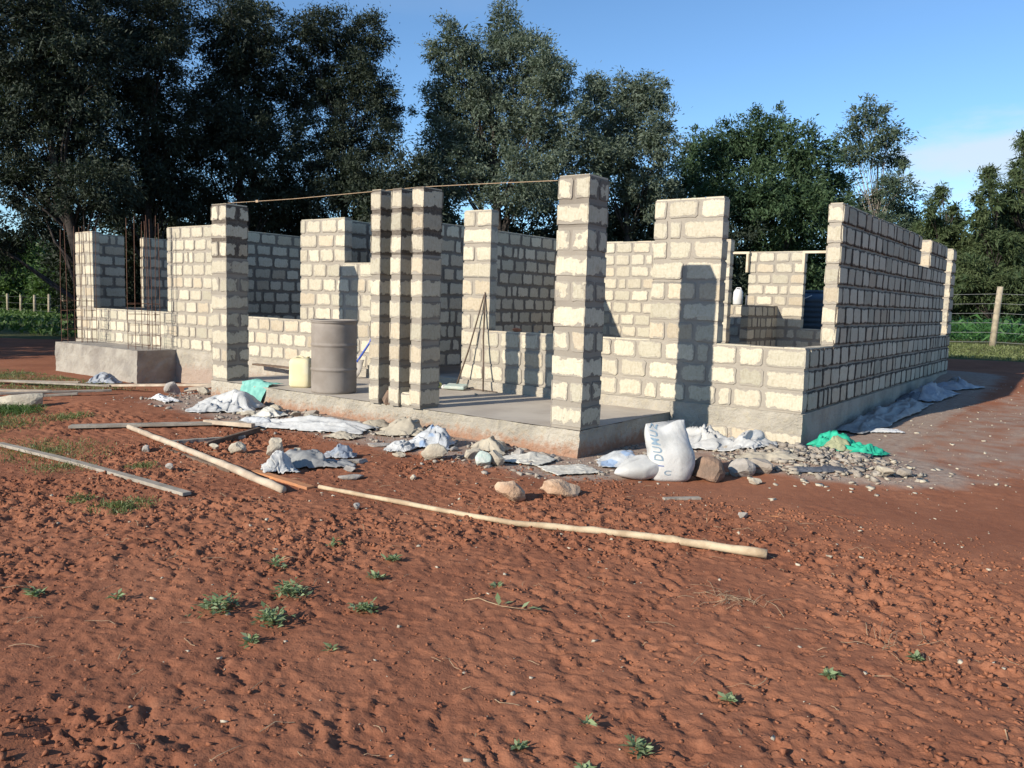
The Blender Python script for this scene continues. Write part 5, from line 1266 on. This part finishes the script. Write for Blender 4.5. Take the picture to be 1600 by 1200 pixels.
tree('cedar_tree', 'tallest pointed yellow-green cedar at the right edge', (-1.48, 47.69), [(-2.47, 46.05, 11.2, 0.19, 0.42), (-2.58, 48.14, 11.08, 0.34, 0.36), (-2.42, 47.48, 10.34, 0.43, 0.38), (-2.8, 47.84, 9.75, 0.4, 0.4), (-2.17, 46.69, 9.64, 0.4, 0.4), (-2.98, 49.94, 9.46, 0.5, 0.42), (-1.89, 48.26, 9.27, 0.5, 0.42), (-2.77, 45.65, 8.29, 0.6, 0.44), (-1.94, 49.44, 8.65, 0.6, 0.44), (-2.96, 45.75, 7.63, 0.7, 0.46), (-1.83, 49.04, 7.8, 0.7, 0.46), (-2.89, 47.05, 7.06, 0.8, 0.48), (-2.29, 48.84, 7.39, 0.8, 0.48), (-1.75, 51.29, 7.46, 0.8, 0.48), (-3.38, 49.18, 6.34, 0.9, 0.51), (-2.33, 47.82, 6.52, 0.9, 0.51), (-1.4, 50.63, 6.41, 0.9, 0.51), (-3.23, 48.23, 5.42, 1.01, 0.53), (-2.13, 47.59, 5.61, 1.01, 0.53), (-1.23, 46.98, 5.29, 1.01, 0.53), (-3.1, 47.96, 4.55, 1.11, 0.56), (-2.05, 48.62, 4.95, 1.11, 0.56), (-1.32, 51.28, 4.92, 1.11, 0.56), (-3.51, 49.59, 3.94, 1.22, 0.58), (-2.17, 48.65, 4.02, 1.22, 0.58), (-1.04, 48.06, 3.73, 1.22, 0.58), (-3.42, 49.12, 2.92, 1.32, 0.61), (-1.69, 45.6, 3.04, 1.32, 0.61), (-0.7, 46.88, 2.84, 1.32, 0.61), (-3.16, 47.42, 1.97, 1.43, 0.64), (-1.82, 48.73, 2.32, 1.43, 0.64), (-0.4, 47.15, 1.85, 1.43, 0.64)], 'leaf_cedar', 130, group=GT, trunk_r=.25, lsize=(.24,.05), droop=.5, clump=.40, dens=1.25, fill=2.2, cat='conifer')
tree('cedar_tree', 'middle-height yellow-green cedar left of the tallest one', (-2.88, 44.17), [(-3.97, 45.57, 9.36, 0.18, 0.4), (-4.23, 46.7, 9.04, 0.33, 0.35), (-3.77, 44.25, 8.16, 0.44, 0.38), (-4.23, 44.14, 7.6, 0.41, 0.4), (-3.32, 43.71, 7.32, 0.41, 0.4), (-4.11, 43.38, 6.72, 0.51, 0.42), (-3.34, 47.53, 7.07, 0.51, 0.42), (-4.17, 43.73, 6.16, 0.62, 0.45), (-3.3, 47.41, 6.38, 0.62, 0.45), (-4.6, 46.1, 5.56, 0.73, 0.48), (-3.55, 45.23, 5.59, 0.73, 0.48), (-2.92, 43.92, 5.31, 0.73, 0.48), (-4.69, 46.29, 4.87, 0.83, 0.5), (-3.48, 44.66, 4.79, 0.83, 0.5), (-2.75, 44.76, 4.62, 0.83, 0.5), (-4.17, 43.12, 3.87, 0.94, 0.53), (-3.79, 46.9, 4.3, 0.94, 0.53), (-2.71, 45.11, 4.01, 0.94, 0.53), (-4.13, 42.86, 2.89, 1.06, 0.56), (-3.48, 44.38, 3.36, 1.06, 0.56), (-2.11, 43.52, 3.03, 1.06, 0.56), (-4.46, 44.26, 2.2, 1.17, 0.6), (-3.25, 44.25, 2.33, 1.17, 0.6), (-2.16, 44.26, 2.2, 1.17, 0.6)], 'leaf_cedar', 143, group=GT, trunk_r=.22, lsize=(.24,.05), droop=.5, clump=.40, dens=1.25, fill=2.2, cat='conifer')
tree('cedar_tree', 'lowest yellow-green cedar between the eucalyptus and the other cedars', (-5.76, 46.98), [(-7.0, 49.19, 8.91, 0.2, 0.43), (-7.14, 49.27, 8.35, 0.41, 0.39), (-6.78, 44.81, 7.22, 0.45, 0.42), (-6.18, 48.23, 7.64, 0.45, 0.42), (-6.88, 46.12, 6.56, 0.61, 0.45), (-6.34, 50.3, 6.98, 0.61, 0.45), (-7.62, 48.38, 6.16, 0.78, 0.49), (-6.44, 46.22, 6.0, 0.78, 0.49), (-5.72, 46.87, 5.98, 0.78, 0.49), (-6.85, 45.27, 5.01, 0.94, 0.52), (-6.73, 50.14, 5.64, 0.94, 0.52), (-5.46, 47.1, 5.14, 0.94, 0.52), (-7.51, 47.26, 4.44, 1.11, 0.56), (-6.43, 47.34, 4.69, 1.11, 0.56), (-5.53, 48.93, 4.35, 1.11, 0.56), (-7.43, 47.18, 3.44, 1.28, 0.6), (-6.54, 48.67, 3.84, 1.28, 0.6), (-5.02, 46.23, 3.49, 1.28, 0.6), (-7.7, 47.73, 2.43, 1.46, 0.65), (-6.14, 46.33, 2.72, 1.46, 0.65), (-4.85, 48.57, 2.54, 1.46, 0.65)], 'leaf_cedar', 156, group=GT, trunk_r=.2, lsize=(.24,.05), droop=.5, clump=.40, dens=1.25, fill=2.2, cat='conifer')

for i, (x, y, hgt_) in enumerate(((-23.5, -7.0, 7.5), (-29, -8.0, 8.0), (-36, -7.5, 8.5), (-44, -8.5, 9.0))):
    tree('shade_tree', 'dense tree standing in the yard beyond the left edge, %s from the house' % ('nearest', 'second', 'third', 'farthest')[i], (x, y),
         [(x, y, hgt_ - 2, 2.6, 1.8), (x - 1.5, y + .6, hgt_ - 3.6, 2.4, 1.6), (x + .9, y - .6, hgt_ - 4, 2.0, 1.6), (x - 2.6, y, hgt_ - 4.5, 2.2, 1.5), (x - .5, y, hgt_ - 5.6, 2.4, 1.2)], 'leaf_dark', 900 + i, dens=.4, lsize=(.30, .10), trunk_r=.2, group=GL)
B = [(-18.8, 13.4, 5.6, 1.14, 0.76),(-20.43, 13.35, 4.86, 1.22, 0.68),(-18.48, 14.82, 5.06, 0.88, 0.64),(-21.5, 18.68, 3.87, 1.42, 1.14),(-20.69, 21.82, 4.1, 1.8, 1.5),(-18.55, 23.45, 4.47, 1.8, 1.65),(-17.17, 25.79, 4.94, 1.84, 1.54),(-15.65, 28.19, 5.11, 1.89, 1.73),(-13.55, 29.64, 4.24, 1.73, 1.58),(-12.73, 32.71, 3.96, 1.99, 1.49),(-10.96, 35.36, 4.61, 2.03, 1.7),(-8.97, 37.98, 3.74, 1.73, 1.39),(-7.33, 46.66, 3.42, 2.37, 1.38),(-4.78, 46.0, 3.03, 1.51, 1.14),(-2.39, 45.2, 2.48, 1.81, 1.02),(-30.71, 6.71, 2.75, 1.26, 1.01),(-62.48, 18.24, 3.14, 3.31, 1.66),(-54.84, 17.44, 1.54, 2.17, 1.08),(-61.64, 16.14, 1.43, 2.29, 1.37),(-32.47, 10.58, 4.04, 1.7, 1.14),(-30.6, 11.9, 3.54, 1.42, 1.14),(-27.58, 15.46, 4.04, 1.75, 1.17),(-25.46, 17.02, 3.97, 1.75, 1.17),(-22.92, 17.7, 4.38, 1.42, 1.42),(-28.37, 13.63, 4.18, 1.42, 0.99)]
GB = 'dark bushes filling the gaps between the tree trunks'
BL = ['dark bush under the right side of the three-topped tree', 'dark bush behind the slim pillars, left of the gap', 'dark bush in the gap left of the middle tree', 'low bush behind the wall right of the slim pillars', 'bush under the left of the tall grey-green tree', 'bush behind the front wall pier near the doorway', 'bush left of the tall right porch pillar', 'bush right of the tall right porch pillar', 'bush behind the front pier of the right room', 'bush seen above the rear wall between the frames', 'bush behind the right rear window opening', 'bush below the eucalyptus above the right wall', 'bush under the eucalyptus right of the wall top', 'bush between the right wall end and the cedar', 'low bush under the cedar at the right edge', 'dark bush behind the reinforcement bars', 'light green bush above the field fence at the left edge', 'light green bush right of the reinforcement bars', 'lowest light green bush at the far left edge', 'dark bush behind the left corner of the house', 'dark bush above the left house corner opening', 'dark bush behind the pier right of the left porch pillar', 'dark bush directly left of the slim pillars', 'dark bush directly right of the slim pillars', 'dark bush behind the left porch pillar']
for i, (x, y, z, ra, rz) in enumerate(B):
    gzv = float(base_z(x, y))
    lob = [(x, y, z, ra, rz)]
    zz = z - rz * .8
    while zz > gzv + .6:
        lob.append((x + .3 * math.sin(i + zz), y + .3 * math.cos(i * 2 + zz), zz, ra * 1.02, rz * .9)); zz -= rz * 1.1
    far = i in (16, 17, 18)
    tree('hedge_bush' if far else 'bush', BL[i], (x, y), lob, 'leaf_hedge' if far else ('leaf_dark' if i < 9 or i > 18 or i == 15 else 'leaf_mid'), 500 + i, dens=.85 if not far else .9, lsize=(.20, .07) if not far else (.28, .10), trunk_r=.08, clump=.45 if not far else .7, cat='bush', group=GB if not far else 'light green bushes beyond the field fence at the left', droop=.2)
